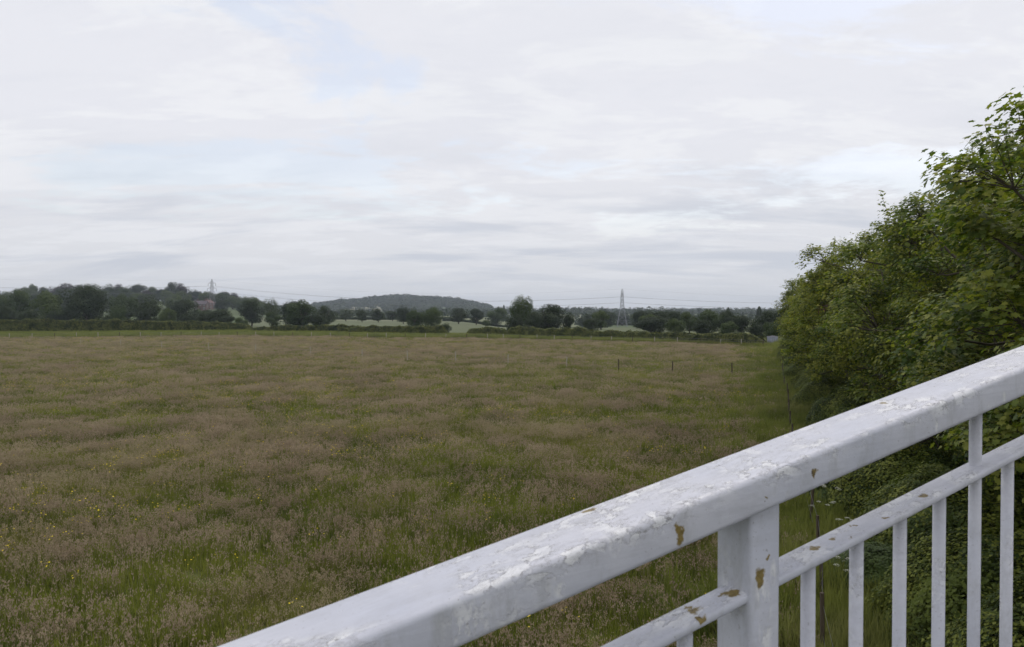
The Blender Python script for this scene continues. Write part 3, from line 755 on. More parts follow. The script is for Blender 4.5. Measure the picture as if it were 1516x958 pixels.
# ------------------------------------------------------------------ houses
def house(name, px, D, w_, d_, eave, ridge_, wallm, roofm, rz, label, nw=3):
    x = AZ(px) * D; e = empty(name, (x, D, h1(x, D)), rz, label, 'house')
    m = MB(); a, b = w_ / 2, d_ / 2
    m.add([(-a, -b, -2), (a, -b, -2), (a, b, -2), (-a, b, -2), (-a, -b, eave), (a, -b, eave), (a, b, eave), (-a, b, eave), (-a, 0, ridge_), (a, 0, ridge_)],
          [(0, 1, 5, 4), (1, 2, 6, 9, 5), (2, 3, 7, 6), (3, 0, 4, 8, 7)])
    m.build('wall', wallm, e)
    m = MB(); o = .35
    for s in (-1, 1):
        V = [(-a - o, s * (b + o), eave - .2), (a + o, s * (b + o), eave - .2), (a + o, 0, ridge_ + .12), (-a - o, 0, ridge_ + .12)]
        m.add(V + [(p[0], p[1], p[2] + .18) for p in V], [(0, 1, 2, 3), (4, 5, 6, 7), (0, 1, 5, 4), (1, 2, 6, 5), (2, 3, 7, 6), (3, 0, 4, 7)])
    rf = m.build('roof', roofm, e)
    for sx in (-.6, .65):
        m = MB(); m.box((a * sx, .1, ridge_ + .6), (.8, .7, 1.9)); m.box((a * sx, .1, ridge_ + 1.6), (.95, .85, .15)); m.build('chimney', wallm, rf)
    for r_ in range(2):
        for k in range(nw):
            wx = -a + w_ * (k + .5) / nw; wz = 1.5 + r_ * 2.6
            if r_ == 0 and k == nw // 2:
                m = MB(); m.box((wx, -b - .03, 1.0), (1.0, .08, 2.0)); m.build('door', MAT['wood_dark'], e); continue
            m = MB(); m.box((wx, -b - .02, wz), (1.25, .1, 1.35)); f = m.build('window', whitep, e)
            m = MB(); m.box((wx - .29, -b - .075, wz), (.5, .03, 1.15)); m.box((wx + .29, -b - .075, wz), (.5, .03, 1.15)); m.build('pane', glass, f)
    return e
whitep = simple('white_paint', (.7, .7, .68), .6, .05); glass = simple('window_glass', (.03, .035, .04), .1, .1, 3, 0, .6)
house('brick_house', 298, 572, 8.5, 6.5, 4.6, 7.0, simple('red_brick', (.15, .10, .085), .9, .2, 3), simple('slate_roof', (.12, .10, .11), .8, .2, 3), .15, 'red brick house with pale windows among the trees left of the left pylon')
house('brick_house', 309, 600, 6.0, 7, 4.6, 6.8, simple('dull_brick', (.18, .11, .09), .9, .2, 3), simple('brown_roof', (.16, .09, .08), .8, .2, 3), 1.3, 'narrow red brick house side-on behind the left pylon', 2)
house('cream_cottage', 41, 330, 5, 5, 2.6, 4.6, simple('cream_wall', (.55, .50, .38), .9, .1, 3), simple('pale_roof', (.30, .28, .24), .8, .2, 3), .2, 'cream cottage partly hidden by bushes at the far left', 2)

# ------------------------------------------------------------------ pylons
def lerp(a, b, u): return a + (b - a) * u
def make_pylon(px, D, htot, rz, label):
    x = AZ(px) * D; z0 = h1(x, D)
    e = empty('pylon', (x, D, z0), rz, label, 'pylon', 'electricity pylons'); S = htot / 26.0
    def hw(z): z = z / S; return np.interp(z, [0, 12, 15, 22, 24.5, 26], [3.4, 1.45, 1.1, .75, .6, .12]) * S
    lv = [0, 4.5, 8.2, 11.2, 13.6, 15.6, 17.4, 19.2, 21, 22.6, 24.4, 26]
    lv = [l * S for l in lv]; T_ = .085 * S; B_ = .045 * S
    for sx, sy in ((1, 1), (1, -1), (-1, 1), (-1, -1)):
        m = MB(); m.tube([(sx * hw(z), sy * hw(z), z - (.5 if z == 0 else 0)) for z in lv], T_, 4); m.build('leg', MAT['galv'], e)
    m = MB()
    for z0_, z1_ in zip(lv[:-1], lv[1:]):
        a, b = hw(z0_), hw(z1_)
        for k in range(4):
            c = [(1, 1), (-1, 1), (-1, -1), (1, -1)]; p, q = c[k], c[(k + 1) % 4]
            m.tube([(p[0] * a, p[1] * a, z0_), (q[0] * b, q[1] * b, z1_)], B_, 4); m.tube([(q[0] * a, q[1] * a, z0_), (p[0] * b, p[1] * b, z1_)], B_, 4)
            if z1_ < lv[-1]: m.tube([(p[0] * b, p[1] * b, z1_), (q[0] * b, q[1] * b, z1_)], B_, 4)
    m.build('bracing', MAT['galv'], e)
    tips = []
    for z, L in ((22.6, 3.0), (18.6, 3.6), (14.8, 3.3)):
        z *= S; L *= S
        for s in (-1, 1):
            b = hw(z); m = MB()
            for yy in (-b, b):
                m.tube([(s * b, yy, z), (s * L, 0, z + .1 * S)], B_ * 1.2, 4); m.tube([(s * b, yy, z + 1.3 * S), (s * L, 0, z + .15 * S)], B_ * 1.2, 4)
            arm = m.build('crossarm', MAT['galv'], e)
            m = MB(); m.tube([(s * L, 0, z), (s * L, 0, z - 1.9 * S)], .11 * S, 6); m.build('insulator', MAT['cable'], arm)
            tips.append(Vector((s * L, 0, z - 1.9 * S)))
    tips.append(Vector((0, 0, 26 * S)))
    from mathutils import Matrix
    Rm = Matrix.Rotation(rz, 3, 'Z')
    return [Vector(e.location) + Rm @ t_ for t_ in tips]
t0 = make_pylon(-330, 455, 30, R(-30), 'pylon outside the left edge of the photo carrying the same lines')
tA = make_pylon(314, 562, 24.6, R(-4), 'pylon on the left with its crossarms spread wide, beside the brick house')
tB = make_pylon(921, 522, 26.2, R(88), 'pylon on the right seen edge-on as a narrow tapering lattice')
tC = make_pylon(1330, 760, 27, R(60), 'pylon hidden behind the tree row on the right')
tB2 = [tB[i] for i in range(7)]
names = ['far-side wire on the top crossarms', 'near-side wire on the top crossarms', 'far-side wire on the middle crossarms', 'near-side wire on the middle crossarms', 'far-side wire on the lowest crossarms', 'near-side wire on the lowest crossarms', 'earth wire strung between the pylon peaks']
for i in range(7):
    P = []
    for a, b, sg in ((t0[i], tA[i], 3.0), (tA[i], tB[i], 6.5), (tB[i], tC[i], 4.0)):
        for u in np.linspace(0, 1, 25)[:-1]: P.append(a.lerp(b, u) - Vector((0, 0, 4 * sg * u * (1 - u))))
    P.append(tC[i]); o = Vector(P[0]); m = MB(); m.tube([p - o for p in P], .030 if i < 6 else .015, 4)
    c = m.build('power_line', MAT['cable']); c.location = o; tag(c, names[i] + ' of the pylons', 'power line', 'power lines')

# ------------------------------------------------------------------ meadow grass (instanced stuff)
PCOL = bpy.data.collections.new('grass_sources')      # never linked to the scene: only instanced
def tuft(seed, n, rad, hmin, hmax, wd, lean=.35):
    g = np.random.default_rng(seed); V = []; Fq = []
    for i in range(n):
        a = g.random() * 6.283; r = rad * math.sqrt(g.random()); x, y = r * math.cos(a), r * math.sin(a)
        h = g.uniform(hmin, hmax); la = g.random() * 6.283; l = g.normal(0, lean) * h; fa = g.random() * 6.283
        wx, wy = math.cos(fa) * wd / 2, math.sin(fa) * wd / 2; lx, ly = math.cos(la) * l, math.sin(la) * l; o = len(V)
        V += [(x - wx, y - wy, 0), (x + wx, y + wy, 0), (x + lx * .35 + wx * .8, y + ly * .35 + wy * .8, h * .6), (x + lx * .35 - wx * .8, y + ly * .35 - wy * .8, h * .6), (x + lx, y + ly, h * (1 - .2 * abs(l) / h))]
        Fq += [(o, o + 1, o + 2, o + 3), (o + 3, o + 2, o + 4)]
    return V, Fq
def src(name, V, Fq, mats, mi=None):
    me = bpy.data.meshes.new(name); me.from_pydata(V, [], Fq)
    for m in mats: me.materials.append(m)
    if mi: me.polygons.foreach_set('material_index', mi)
    o = bpy.data.objects.new(name, me); return o
def panicles(g, V, Fq, mi, cnt__, fat=1.0):
    for i in range(cnt__):
        a = g.random() * 6.283; r = .32 * math.sqrt(g.random()); x, y = r * math.cos(a), r * math.sin(a); h = g.uniform(.34, .60)
        lx, ly = g.normal(0, .07, 2); fa = g.random() * 6.283; o = len(V); wx, wy = math.cos(fa) * .003, math.sin(fa) * .003
        V += [(x - wx, y - wy, .05), (x + wx, y + wy, .05), (x + lx, y + ly, h)]; Fq.append((o, o + 1, o + 2)); mi.append(1)
        for q in range(5):      # open feathery panicle: short spikelets round the stalk top
            aa = g.random() * 6.283; rr = g.uniform(.006, .035); zz_ = h - .13 * g.random(); sx_, sy_ = math.cos(aa) * rr, math.sin(aa) * rr
            s_ = fat * g.uniform(.007, .013); fb = g.random() * 6.283; ux, uy = math.cos(fb) * s_, math.sin(fb) * s_; o = len(V); bx, by = x + lx * zz_ / h, y + ly * zz_ / h
            V += [(bx + sx_ - ux, by + sy_ - uy, zz_), (bx + sx_ + ux, by + sy_ + uy, zz_ + .01), (bx + sx_ * 1.4, by + sy_ * 1.4, zz_ + .05)]
            Fq.append((o, o + 1, o + 2)); mi.append(1)

def grass_src(k, seed, kind):
    g = np.random.default_rng(seed + 50); c = bpy.data.collections.new(k) if k not in bpy.data.collections else bpy.data.collections[k]
    if kind == 'green':
        V, Fq = tuft(seed, 75, .30, .12, .36, .014); mi = [0] * len(Fq); ms = [MAT['blade'], MAT['seed']]; panicles(g, V, Fq, mi, 6 if seed % 2 else 2)
    elif kind == 'verge':
        V, Fq = tuft(seed, 80, .30, .30, .85, .018, .3); mi = [0] * len(Fq); ms = [MAT['verge']]
    elif kind == 'seed':
        V, Fq = tuft(seed, 50, .28, .14, .42, .014); mi = [0] * len(Fq); ms = [MAT['blade'], MAT['seed']]
        panicles(g, V, Fq, mi, 25, 1.35)
    elif kind == 'butter':
        V, Fq = [], []; mi = []; ms = [MAT['blade'], MAT['yellow']]
        for i in range(5):
            x, y = g.normal(0, .12, 2); h = g.uniform(.36, .58); o = len(V)
            V += [(x - .004, y, 0), (x + .004, y, 0), (x, y, h)]; Fq.append((o, o + 1, o + 2)); mi.append(0)
            o = len(V); r = g.uniform(.012, .019); tz = g.normal(0, .3, 2)
            ring = [(x + r * math.cos(q * 1.2566), y + r * math.sin(q * 1.2566), h + .006 + r * (tz[0] * math.cos(q * 1.2566) + tz[1] * math.sin(q * 1.2566))) for q in range(5)]
            V += ring + [(x, y, h - .004)]; 
            for q in range(5): Fq.append((o + q, o + (q + 1) % 5, o + 5)); mi.append(1)
    c.objects.link(src('%s_tuft' % kind, V, Fq, ms, mi)); return c
for i in range(5):
    cg = grass_src('green_sources', 300 + i, 'green'); cs = grass_src('seed_sources', 320 + i, 'seed')
    cb = grass_src('butter_sources', 340 + i, 'butter'); cv = grass_src('verge_sources', 360 + i, 'verge')

def scatter(name, P, S, SZ, coll, label, cat):
    me = bpy.data.meshes.new(name); me.vertices.add(len(P)); me.vertices.foreach_set('co', P.astype(np.float32).ravel())
    for nm, dat in (('sc', S), ('sz', SZ), ('rz', rng.random(len(P)) * 6.283), ('tilt', rng.normal(0, .08, len(P)))):
        at = me.attributes.new(nm, 'FLOAT', 'POINT'); at.data.foreach_set('value', dat.astype(np.float32))
    at = me.attributes.new('ix', 'INT', 'POINT'); at.data.foreach_set('value', rng.integers(0, 5, len(P)).astype(np.int32))
    me.update()
    o = mobj(name, me); tag(o, label, cat, kind='stuff')
    ng = bpy.data.node_groups.new(name + '_nodes', 'GeometryNodeTree')
    ng.interface.new_socket('Geometry', in_out='INPUT', socket_type='NodeSocketGeometry'); ng.interface.new_socket('Geometry', in_out='OUTPUT', socket_type='NodeSocketGeometry')
    n = ng.nodes; l = ng.links
    gi = n.new('NodeGroupInput'); go = n.new('NodeGroupOutput'); ip = n.new('GeometryNodeInstanceOnPoints'); ci = n.new('GeometryNodeCollectionInfo')
    ci.inputs['Collection'].default_value = coll; ci.inputs['Separate Children'].default_value = True; ci.inputs['Reset Children'].default_value = True
    mp = n.new('GeometryNodeMeshToPoints')
    def attr(nm, dt='FLOAT'):
        a = n.new('GeometryNodeInputNamedAttribute'); a.data_type = dt; a.inputs[0].default_value = nm; return a.outputs[0]
    cr = n.new('ShaderNodeCombineXYZ'); l.new(attr('tilt'), cr.inputs[0]); l.new(attr('rz'), cr.inputs[2])
    cs_ = n.new('ShaderNodeCombineXYZ'); s_ = attr('sc'); l.new(s_, cs_.inputs[0]); l.new(s_, cs_.inputs[1]); l.new(attr('sz'), cs_.inputs[2])
    l.new(gi.outputs[0], mp.inputs[0]); l.new(mp.outputs[0], ip.inputs['Points']); l.new(ci.outputs[0], ip.inputs['Instance'])
    ip.inputs['Pick Instance'].default_value = True
    l.new(attr('ix', 'INT'), ip.inputs['Instance Index']); l.new(cr.outputs[0], ip.inputs['Rotation']); l.new(cs_.outputs[0], ip.inputs['Scale'])
    l.new(ip.outputs[0], go.inputs[0])
    md = o.modifiers.new('scatter', 'NODES'); md.node_group = ng
    return o
fkx = np.array([k[0] for k in kp][::-1]); fky = np.array([k[1] for k in kp][::-1])
def far_edge(x): return np.interp(x, fkx, fky)
def wedge(bands):
    out_ = []
    for y0, y1, dens in bands:
        A = .80 * (y1 ** 2 - y0 ** 2) + (y1 - y0) * 8; n = int(A * dens)
        y = np.sqrt(rng.random(n) * (y1 ** 2 - y0 ** 2) + y0 ** 2); x = (rng.random(n) * 2 - 1) * (.80 * y + 4)
        out_.append(np.stack([x, y], -1))
    return np.concatenate(out_)
def seedmask(x, y):
    return fbm(x / 1.8 + 3, y / 2.6, None, 5) * .60 + fbm(x / 15 + 9, y / 22, None, 3) * .40 
def dsc(y): return np.interp(y, [12, 35, 80, 170], [1.0, 1.15, 1.7, 2.5])
BANDS = [(5, 20, 13), (20, 38, 12), (38, 70, 6), (70, 110, 3.4), (110, 172, 2.2)]
W_ = wedge(BANDS); x, y = W_[:, 0], W_[:, 1]
inm = (x < LX(y) - .2) & (y < far_edge(x) + 1)
vergef = sstep(0.0, 2.6 + y * .05, LX(y) - x + 1.6 * (fbm(x / 1.5 + 33, y / 2.2, None, 3) - .5))     # 0 near the boundary fence
x, y, vergef = x[inm], y[inm], vergef[inm]
sm = seedmask(x, y); far_b = np.interp(y, [15, 60, 130], [0, .035, .07])
isseed = rng.random(len(x)) < (sstep(.45, .60, sm + far_b * .6) * .29 + .025) * (.35 + .65 * vergef) + .03
hn = fbm(x / 1.6, y / 1.6, None, 3); hl = .75 + .55 * fbm(x / 4 + 8, y / 4, None, 3)
def emit(mask, name, coll, label, cat, zs=1.0):
    xx, yy = x[mask], y[mask]; s = dsc(yy) * rng.uniform(.75, 1.25, mask.sum())
    zsc = zs * (.5 + .75 * hn[mask]) * hl[mask] * np.interp(yy, [12, 80, 170], [1, .9, .9]) * rng.uniform(.85, 1.15, mask.sum())
    return scatter(name, np.stack([xx, yy, H(xx, yy)], -1), s, zsc, coll, label, cat)
isverge = (~isseed) & (rng.random(len(x)) < (1 - vergef) * .6)
emit(isseed, 'seeding_grass', cs, 'pinkish brown seeding grass covering the meadow in patches', 'grass')
emit(~isseed & ~isverge, 'meadow_grass', cg, 'green grass of the meadow between the seed heads', 'grass')
emit(isverge, 'verge_grass', cv, 'taller green grass along the boundary fence on the right', 'grass')
# under and beyond the right fence
W2 = wedge([(5, 25, 9), (25, 60, 5), (60, 120, 3)]); keep = (W2[:, 0] > LX(W2[:, 1]) - .3) & (W2[:, 0] < LX(W2[:, 1]) + 9)
x2, y2 = W2[keep, 0], W2[keep, 1]
scatter('rough_grass', np.stack([x2, y2, H(x2, y2)], -1), dsc(y2), dsc(y2) * rng.uniform(.5, 1.0, len(x2)), cv, 'rough tall grass behind the boundary fence on the right', 'grass')
# patchy tall seeding weeds where the meadow meets the boundary fence
n = 1300; y5 = 8 + 112 * rng.random(n) ** 1.6; x5 = LX(y5) + rng.normal(.1, .8, n) * (1 + y5 * .02)
k5 = (fbm(x5 / 1.7 + 70, y5 / 2.4, None, 4) > .50) & (x5 < LX(y5) + 3); x5, y5 = x5[k5], y5[k5]
scatter('tall_weeds', np.stack([x5, y5, H(x5, y5)], -1), dsc(y5) * .75, rng.uniform(.7, 1.25, len(x5)), cv, 'tall rough weeds along the boundary fence on the right', 'grass')
# band between the far fence and the hedges
n = 16000; x3 = rng.uniform(-150, 46, n); y3 = far_edge(x3) + rng.random(n) * np.interp(x3, [-150, -60, -20, 0, 45], [45, 45, 22, 12, 6])
scatter('rough_grass', np.stack([x3, y3, H(x3, y3)], -1), np.full(n, 2.3), rng.uniform(.5, 1.3, n), cv, 'strip of rough green grass between the far fence and the hedges', 'grass')
# buttercups
W4 = wedge([(5, 30, 5.0), (30, 60, 2.2), (60, 150, .9)]); x4, y4 = W4[:, 0], W4[:, 1]
bm_ = fbm(x4 / 6 + 50, y4 / 8 + 11, None, 4) + .06 * sstep(0, -25, x4); kk = (x4 < LX(y4) - 1) & (y4 < far_edge(x4)) & (rng.random(len(x4)) < (sstep(.46, .74, bm_) * .38 + .035))
x4, y4 = x4[kk], y4[kk]
scatter('buttercups', np.stack([x4, y4, H(x4, y4)], -1), np.interp(y4, [12, 40, 150], [1, 1.5, 3.2]), np.interp(y4, [12, 40, 150], [1, 1.1, 1.3]) * rng.uniform(.85, 1.1, len(x4)), cb, 'yellow buttercups scattered in drifts through the meadow', 'flowers')

# cow parsley
def parsley(seed):
    g = np.random.default_rng(seed); st = MB(); um = MB(); hh_ = 1.05
    heads = []
    for k in range(5):
        a = k * 1.26 + g.random(); r = .10 + .22 * g.random(); z = hh_ * g.uniform(.8, 1.05)
        top = (r * math.cos(a), r * math.sin(a), z); heads.append(top); st.tube([(0, 0, 0), (r * .3 * math.cos(a), r * .3 * math.sin(a), z * .55), top], [.007, .005, .004], 5)
    for c in heads:
        for k in range(16):
            a = k * 2.4; r = .06 * math.sqrt((k + .5) / 16); p = (c[0] + r * math.cos(a), c[1] + r * math.sin(a), c[2] + .035 - r * r * 9 + g.normal() * .004)
            um.add([(p[0] + .011 * math.cos(q * 1.047), p[1] + .011 * math.sin(q * 1.047), p[2]) for q in range(6)] + [(p[0], p[1], p[2] - .01)], [(0, 1, 2, 3, 4, 5), (0, 1, 6), (2, 3, 6), (4, 5, 6)])
    fol = bush(seed, .28, .28, .4, 260, .07, RHOMB, 'nettle', False, .6)
    return st.mesh('stem', MAT['nettle'], True), um.mesh('flower_head', MAT['white']), fol
pp = [parsley(1), parsley(2)]
PL_ = [(1230, 716, 20.5), (1246, 712, 21.4), (1222, 742, 19.5), (1258, 775, 18.3), (1254, 845, 15.6), (1250, 868, 15.1), (1280, 846, 16.2), (1205, 705, 23.5)]
for i, (px, py, D) in enumerate(PL_):
    x = AZ(px) * D; z0 = h1(x, D); top = CAMZ - (py - 460) * D / F; hh_ = max(.8, top - z0)
    s, u, f = pp[i % 2]; e = empty('cow_parsley', (x, D, z0), i * 1.3, 'white-flowered cow parsley by the boundary fence, seen below the handrail', 'wildflower', 'cow parsley by the boundary fence')
    e.scale = (1, 1, hh_ / 1.05); mobj('stem', s, None, e); mobj('flower_head', u, None, e); mobj('foliage', f, None, e)

# ------------------------------------------------------------------ footbridge and railing
xv, yv = 2540.0, 127.0
tanv = (xv - 758) / F; dz_ = 1 / math.hypot(1, tanv); dx_ = tanv * dz_          # horizontal direction of the rails
Dv = Vector((dx_, dz_, 0)); Nv = Vector((-dz_, dx_, 0)); G = (460 - yv) / F * dz_   # G: rise per horizontal metre
PC = .70; SP = .1164
def t_of(px, p=PC):   # distance along the rail where a plane at p shows in this photo column
    a = AZ(px); return p * (a * dx_ + dz_) / (dx_ - a * dz_)
O = Vector((0, 0, CAMZ))
RZ = math.atan2(dz_, dx_)
rail = empty('bridge_railing', O + Nv * PC + Vector((0, 0, -1.55)), 0, 'pale grey painted metal railing of the footbridge, chipped and rust-spotted, sloping up to the right', 'railing')
ro = Vector(rail.location)
def sweep(section, t0_, t1_, h_off, nseg=24):
    """section: (n, up) points around; h_off: height rel. camera at t=0"""
    V = []; k = len(section)
    ts = np.linspace(t0_, t1_, nseg + 1)
    for t_ in ts:
        for a, b in section: V.append(O + Nv * (PC + a) + Dv * t_ + Vector((0, 0, h_off + b + G * t_)) - ro)
    Fs = [(i * k + j, i * k + (j + 1) % k, (i + 1) * k + (j + 1) % k, (i + 1) * k + j) for i in range(nseg) for j in range(k)]
    Fs += [tuple(range(k))[::-1], tuple(nseg * k + j for j in range(k))]
    m = MB(); m.add(V, Fs); return m
def rrect(wd, ht, r, seg=5):
    pts = []
    for cx, cz, a0 in ((wd / 2 - r, ht / 2 - r, 0), (-wd / 2 + r, ht / 2 - r, 90), (-wd / 2 + r, -ht / 2 + r, 180), (wd / 2 - r, -ht / 2 + r, 270)):
        for i in range(seg + 1):
            a = R(a0 + 90 * i / seg); pts.append((cx + r * math.cos(a), cz + r * math.sin(a)))
    return pts
# rail heights from the photograph: (column, row) of the rail's front upper corner and the mid rail's
WR = .096
def h_at(px, py, p):
    t_ = t_of(px, p); z = (p * dx_ + t_ * dz_); return -(py - 460) / F * z - G * t_
def paint(name, rust_pts, rail_edge=None, peel=()):
    m, t = M(name)
    g = t.new('ShaderNodeTexCoord'); ob = g.outputs['Object']
    al = t.mapping(ob, rot=(0, 0, -RZ))            # x along the rail
    st = t.mapping(al, scale=(.45, 1, 1))
    n1 = t.noise(st, 105, 9, .72, .5); n2 = t.noise(t.mapping(al, loc=(3, 1, 2)), 9, 5, .6); n3 = t.noise(al, 160, 6, .7); nb = t.noise(t.mapping(al, loc=(1, 7, 3)), 3.2, 3, .5)
    base = t.mix(t.mr(n2, .3, .7), (.53, .535, .59), (.63, .63, .675))
    base = t.mix(t.mr(nb, .4, .65, 0, .45), base, (.46, .49, .58))
    geo = t.new('ShaderNodeNewGeometry'); sn = t.new('ShaderNodeSeparateXYZ', ins={0: geo.outputs['Normal']})
    # flaking happens where weather lies: mostly on upward faces, in patches
    up = t.mr(sn.outputs[2], .2, .8, .0, 1)
    patch = t.mr(t.math('ADD', n2, t.math('MULTIPLY', up, .13)), .575, .71)
    if rail_edge:      # coats lifting along the front upper edge, in stretches
        sx = t.new('ShaderNodeSeparateXYZ', ins={0: al}); yf, zt_ = rail_edge
        hh__ = t.math('SUBTRACT', sx.outputs[2], t.math('MULTIPLY', sx.outputs[0], G))
        dist = t.math('SQRT', t.math('ADD', t.math('POWER', t.math('SUBTRACT', sx.outputs[1], yf), 2.0), t.math('POWER', t.math('SUBTRACT', hh__, zt_), 2.0)))
        run = t.mr(t.noise(t.mapping(al, scale=(1, .2, .2), loc=(1.4, 0, 0)), 5.5, 3, .6), .42, .56)
        patch = t.math('MAXIMUM', patch, t.math('MULTIPLY', t.mr(dist, .010, .026, 1, 0), run))
    big = t.noise(t.mapping(al, scale=(.55, 1, 1), loc=(7, 2, 5)), 42, 8, .62, .3)
    chip = t.math('MULTIPLY', t.mr(big, .535, .55), patch)
    rim = t.math('MULTIPLY', t.math('MULTIPLY', t.mr(big, .518, .53), t.mr(big, .548, .538)), patch)
    for (pp_, rr, sh) in peel:       # old pale coat showing through, at its own places
        df = t.new('ShaderNodeVectorMath', operation='SUBTRACT', ins={0: ob, 1: tuple(pp_)})
        ln = t.new('ShaderNodeVectorMath', operation='LENGTH', ins={0: t.mapping(t.mapping(df.outputs[0], rot=(0, 0, -RZ)), scale=sh)})
        k_ = t.math('MULTIPLY', t.mr(ln.outputs['Value'], rr * .4, rr, 1, 0), t.mr(t.noise(t.mapping(al, scale=(1, 1, .5), loc=(3, 5, 5)), 75, 7, .68), .44, .53))
        chip = t.math('MAXIMUM', chip, k_)
    flake = t.math('MAXIMUM', chip, t.math('MULTIPLY', t.mr(n1, .53, .58), t.math('MULTIPLY', patch, .6)))
    c = t.mix(t.math('MULTIPLY', flake, .8), base, (.78, .78, .78))
    edge = t.math('MULTIPLY', t.math('MULTIPLY', t.mr(n1, .50, .52), t.mr(n1, .545, .525)), patch)
    c = t.mix(t.math('MULTIPLY', t.math('MAXIMUM', t.math('MULTIPLY', edge, .5), t.math('MULTIPLY', rim, t.mr(n3, .42, .56))), .9), c, (.17, .155, .145))
    specks = t.math('MULTIPLY', t.mr(t.noise(t.mapping(al, loc=(8, 8, 8)), 210, 3, .5), .66, .70), t.mr(t.noise(al, 14, 4, .6), .44, .62))
    c = t.mix(t.math('MULTIPLY', specks, .8), c, (.15, .13, .12))
    brush = t.noise(t.mapping(al, scale=(.05, 1, 1.0), loc=(2, 2, 9)), 140, 4, .6)
    c = t.mix(t.mr(brush, .40, .62, 0, .28), c, (.44, .445, .49))
    stain = t.math('MULTIPLY', t.mr(t.noise(t.mapping(al, scale=(1, 1, .28), loc=(6, 0, 4)), 26, 7, .7), .52, .70), t.mr(sn.outputs[2], .1, .6, .55, .12))
    c = t.mix(stain, c, (.34, .345, .34))
    drt = t.math('MULTIPLY', t.mr(t.noise(t.mapping(al, scale=(.5, 1, 1), loc=(4, 4, 1)), 30, 7, .7), .5, .75), .35)
    c = t.mix(drt, c, (.33, .33, .34))
    rough = .45
    if rust_pts:
        mask = None
        warp = t.new('ShaderNodeTexNoise', ins={'Vector': al, 'Scale': 90, 'Detail': 4})
        wv = t.new('ShaderNodeVectorMath', operation='MULTIPLY_ADD', ins={0: warp.outputs[1], 1: (.022, .022, .022), 2: ob})
        for (p, rr, sh) in rust_pts:
            df = t.new('ShaderNodeVectorMath', operation='SUBTRACT', ins={0: wv.outputs[0], 1: tuple(Vector(p) + Vector((.011, .011, .011)))})
            df = t.mapping(df.outputs[0], rot=(0, 0, -RZ), scale=(1, 1, 1)); df = t.mapping(df, scale=sh)
            ln = t.new('ShaderNodeVectorMath', operation='LENGTH', ins={0: df})
            k = t.mr(ln.outputs['Value'], rr * 1.0, rr * 1.35, 1, 0)
            mask = k if mask is None else t.math('MAXIMUM', mask, k)
        rc = t.mix(t.mr(n3, .35, .65), (.14, .10, .03), (.27, .20, .06))
        rc = t.mix(t.mr(n1, .55, .62), rc, (.07, .05, .035))
        c = t.mix(mask, c, rc)
    p = t.new('ShaderNodeBsdfPrincipled', ins={'Base Color': c, 'Roughness': t.mr(n3, .3, .7, .38, .6), 'Specular IOR Level': .4})
    hgt = t.math('ADD', t.math('ADD', t.math('MULTIPLY', flake, -.6), t.math('MULTIPLY', n3, .25)), t.math('MULTIPLY', brush, .35))
    bmp = t.new('ShaderNodeBump', ins={'Height': hgt, 'Strength': .7, 'Distance': .0015}); t.l.new(bmp.outputs[0], p.inputs['Normal'])
    t.l.new(p.outputs[0], t.out.inputs[0]); return m
def surf_pt(px, py, p, ):       # point on the vertical plane p seen at a photo pixel (relative to railing origin)
    t_ = t_of(px, p); z = p * dx_ + t_ * dz_
    return O + Nv * p + Dv * t_ + Vector((0, 0, -(py - 460) / F * z)) - ro
def top_pt(px, py, h0):         # point on the sloping top surface with height h0 + G t
    # ray: X=a z, Z=-(b) z ; find z with -(b)z = h0 + G*t, t = X dx + z dz
    a = AZ(px); b = (py - 460) / F; z = -h0 / (b + G * (a * dx_ + dz_)); return Vector((a * z, z, -b * z)) + O - ro
hc = np.mean([h_at(1366, 606, PC - WR / 2), h_at(860, 812, PC - WR / 2), h_at(1516, 549, PC - WR / 2), h_at(1158, 692, PC - WR / 2)])
hb = np.mean([h_at(1366, 649, PC - WR / 2), h_at(860, 872, PC - WR / 2), h_at(1516, 585, PC - WR / 2)])
HT = .052
top_c = (hc + hb) / 2 - .0032
PM = PC - .025
hm_b = np.mean([h_at(1158, 871, PM), h_at(1240, 829, PM)])
mid_c = hm_b + .008
print('RAIL', hc, hb, hc - hb, 'mid', hm_b, 'top-mid', top_c - mid_c)
T0, T1 = -1.6, 4.6
rust_top = [(surf_pt(1007, 790, PC - WR / 2), .0055, (1, 1, .5)), (surf_pt(1207, 701, PC - WR / 2), .0045, (1, 1, .8)), (surf_pt(1133, 742, PC - WR / 2), .002, (1, 1, 1)),
            (top_pt(873, 757, top_c + HT / 2), .006, (.7, 1.4, 1)), (top_pt(1308, 597, top_c + HT / 2), .005, (1, 1, 1))]
ht = top_c + HT / 2
m = sweep(rrect(WR, HT, .0085), T0, T1, top_c, 60); m.build('handrail', paint('handrail_paint', rust_top, (-WR / 2, top_c + HT / 2 + 1.55), [(surf_pt(690, 925, PC - WR / 2), .03, (.8, 1, 1)), (surf_pt(912, 795, PC - WR / 2), .018, (1.4, 1, .7)), (surf_pt(830, 876, PC - WR / 2), .010, (1, 1, 1)), (surf_pt(1388, 625, PC - WR / 2), .012, (2, 1, .6)), (surf_pt(1488, 588, PC - WR / 2), .01, (1.5, 1, .8))]), rail, True)
hmt = mid_c + .0075
rust_mid = [(top_pt(px, py, hmt), rr, (.75, 1, 1)) for px, py, rr in ((1030, 907, .006), (1042, 918, .006), (1020, 902, .0035), (1088, 880, .0075), (1074, 882, .004), (1208, 813, .005), (1237, 800, .0035), (1260, 797, .0035), (1267, 780, .003), (1313, 768, .004), (1369, 735, .006), (1150, 855, .002))]
m = sweep([(a - .004, b_) for a, b_ in rrect(.044, .015, .006, 4)], T0, T1, mid_c, 60); m.build('mid_rail', paint('mid_rail_paint', rust_mid), rail, True)
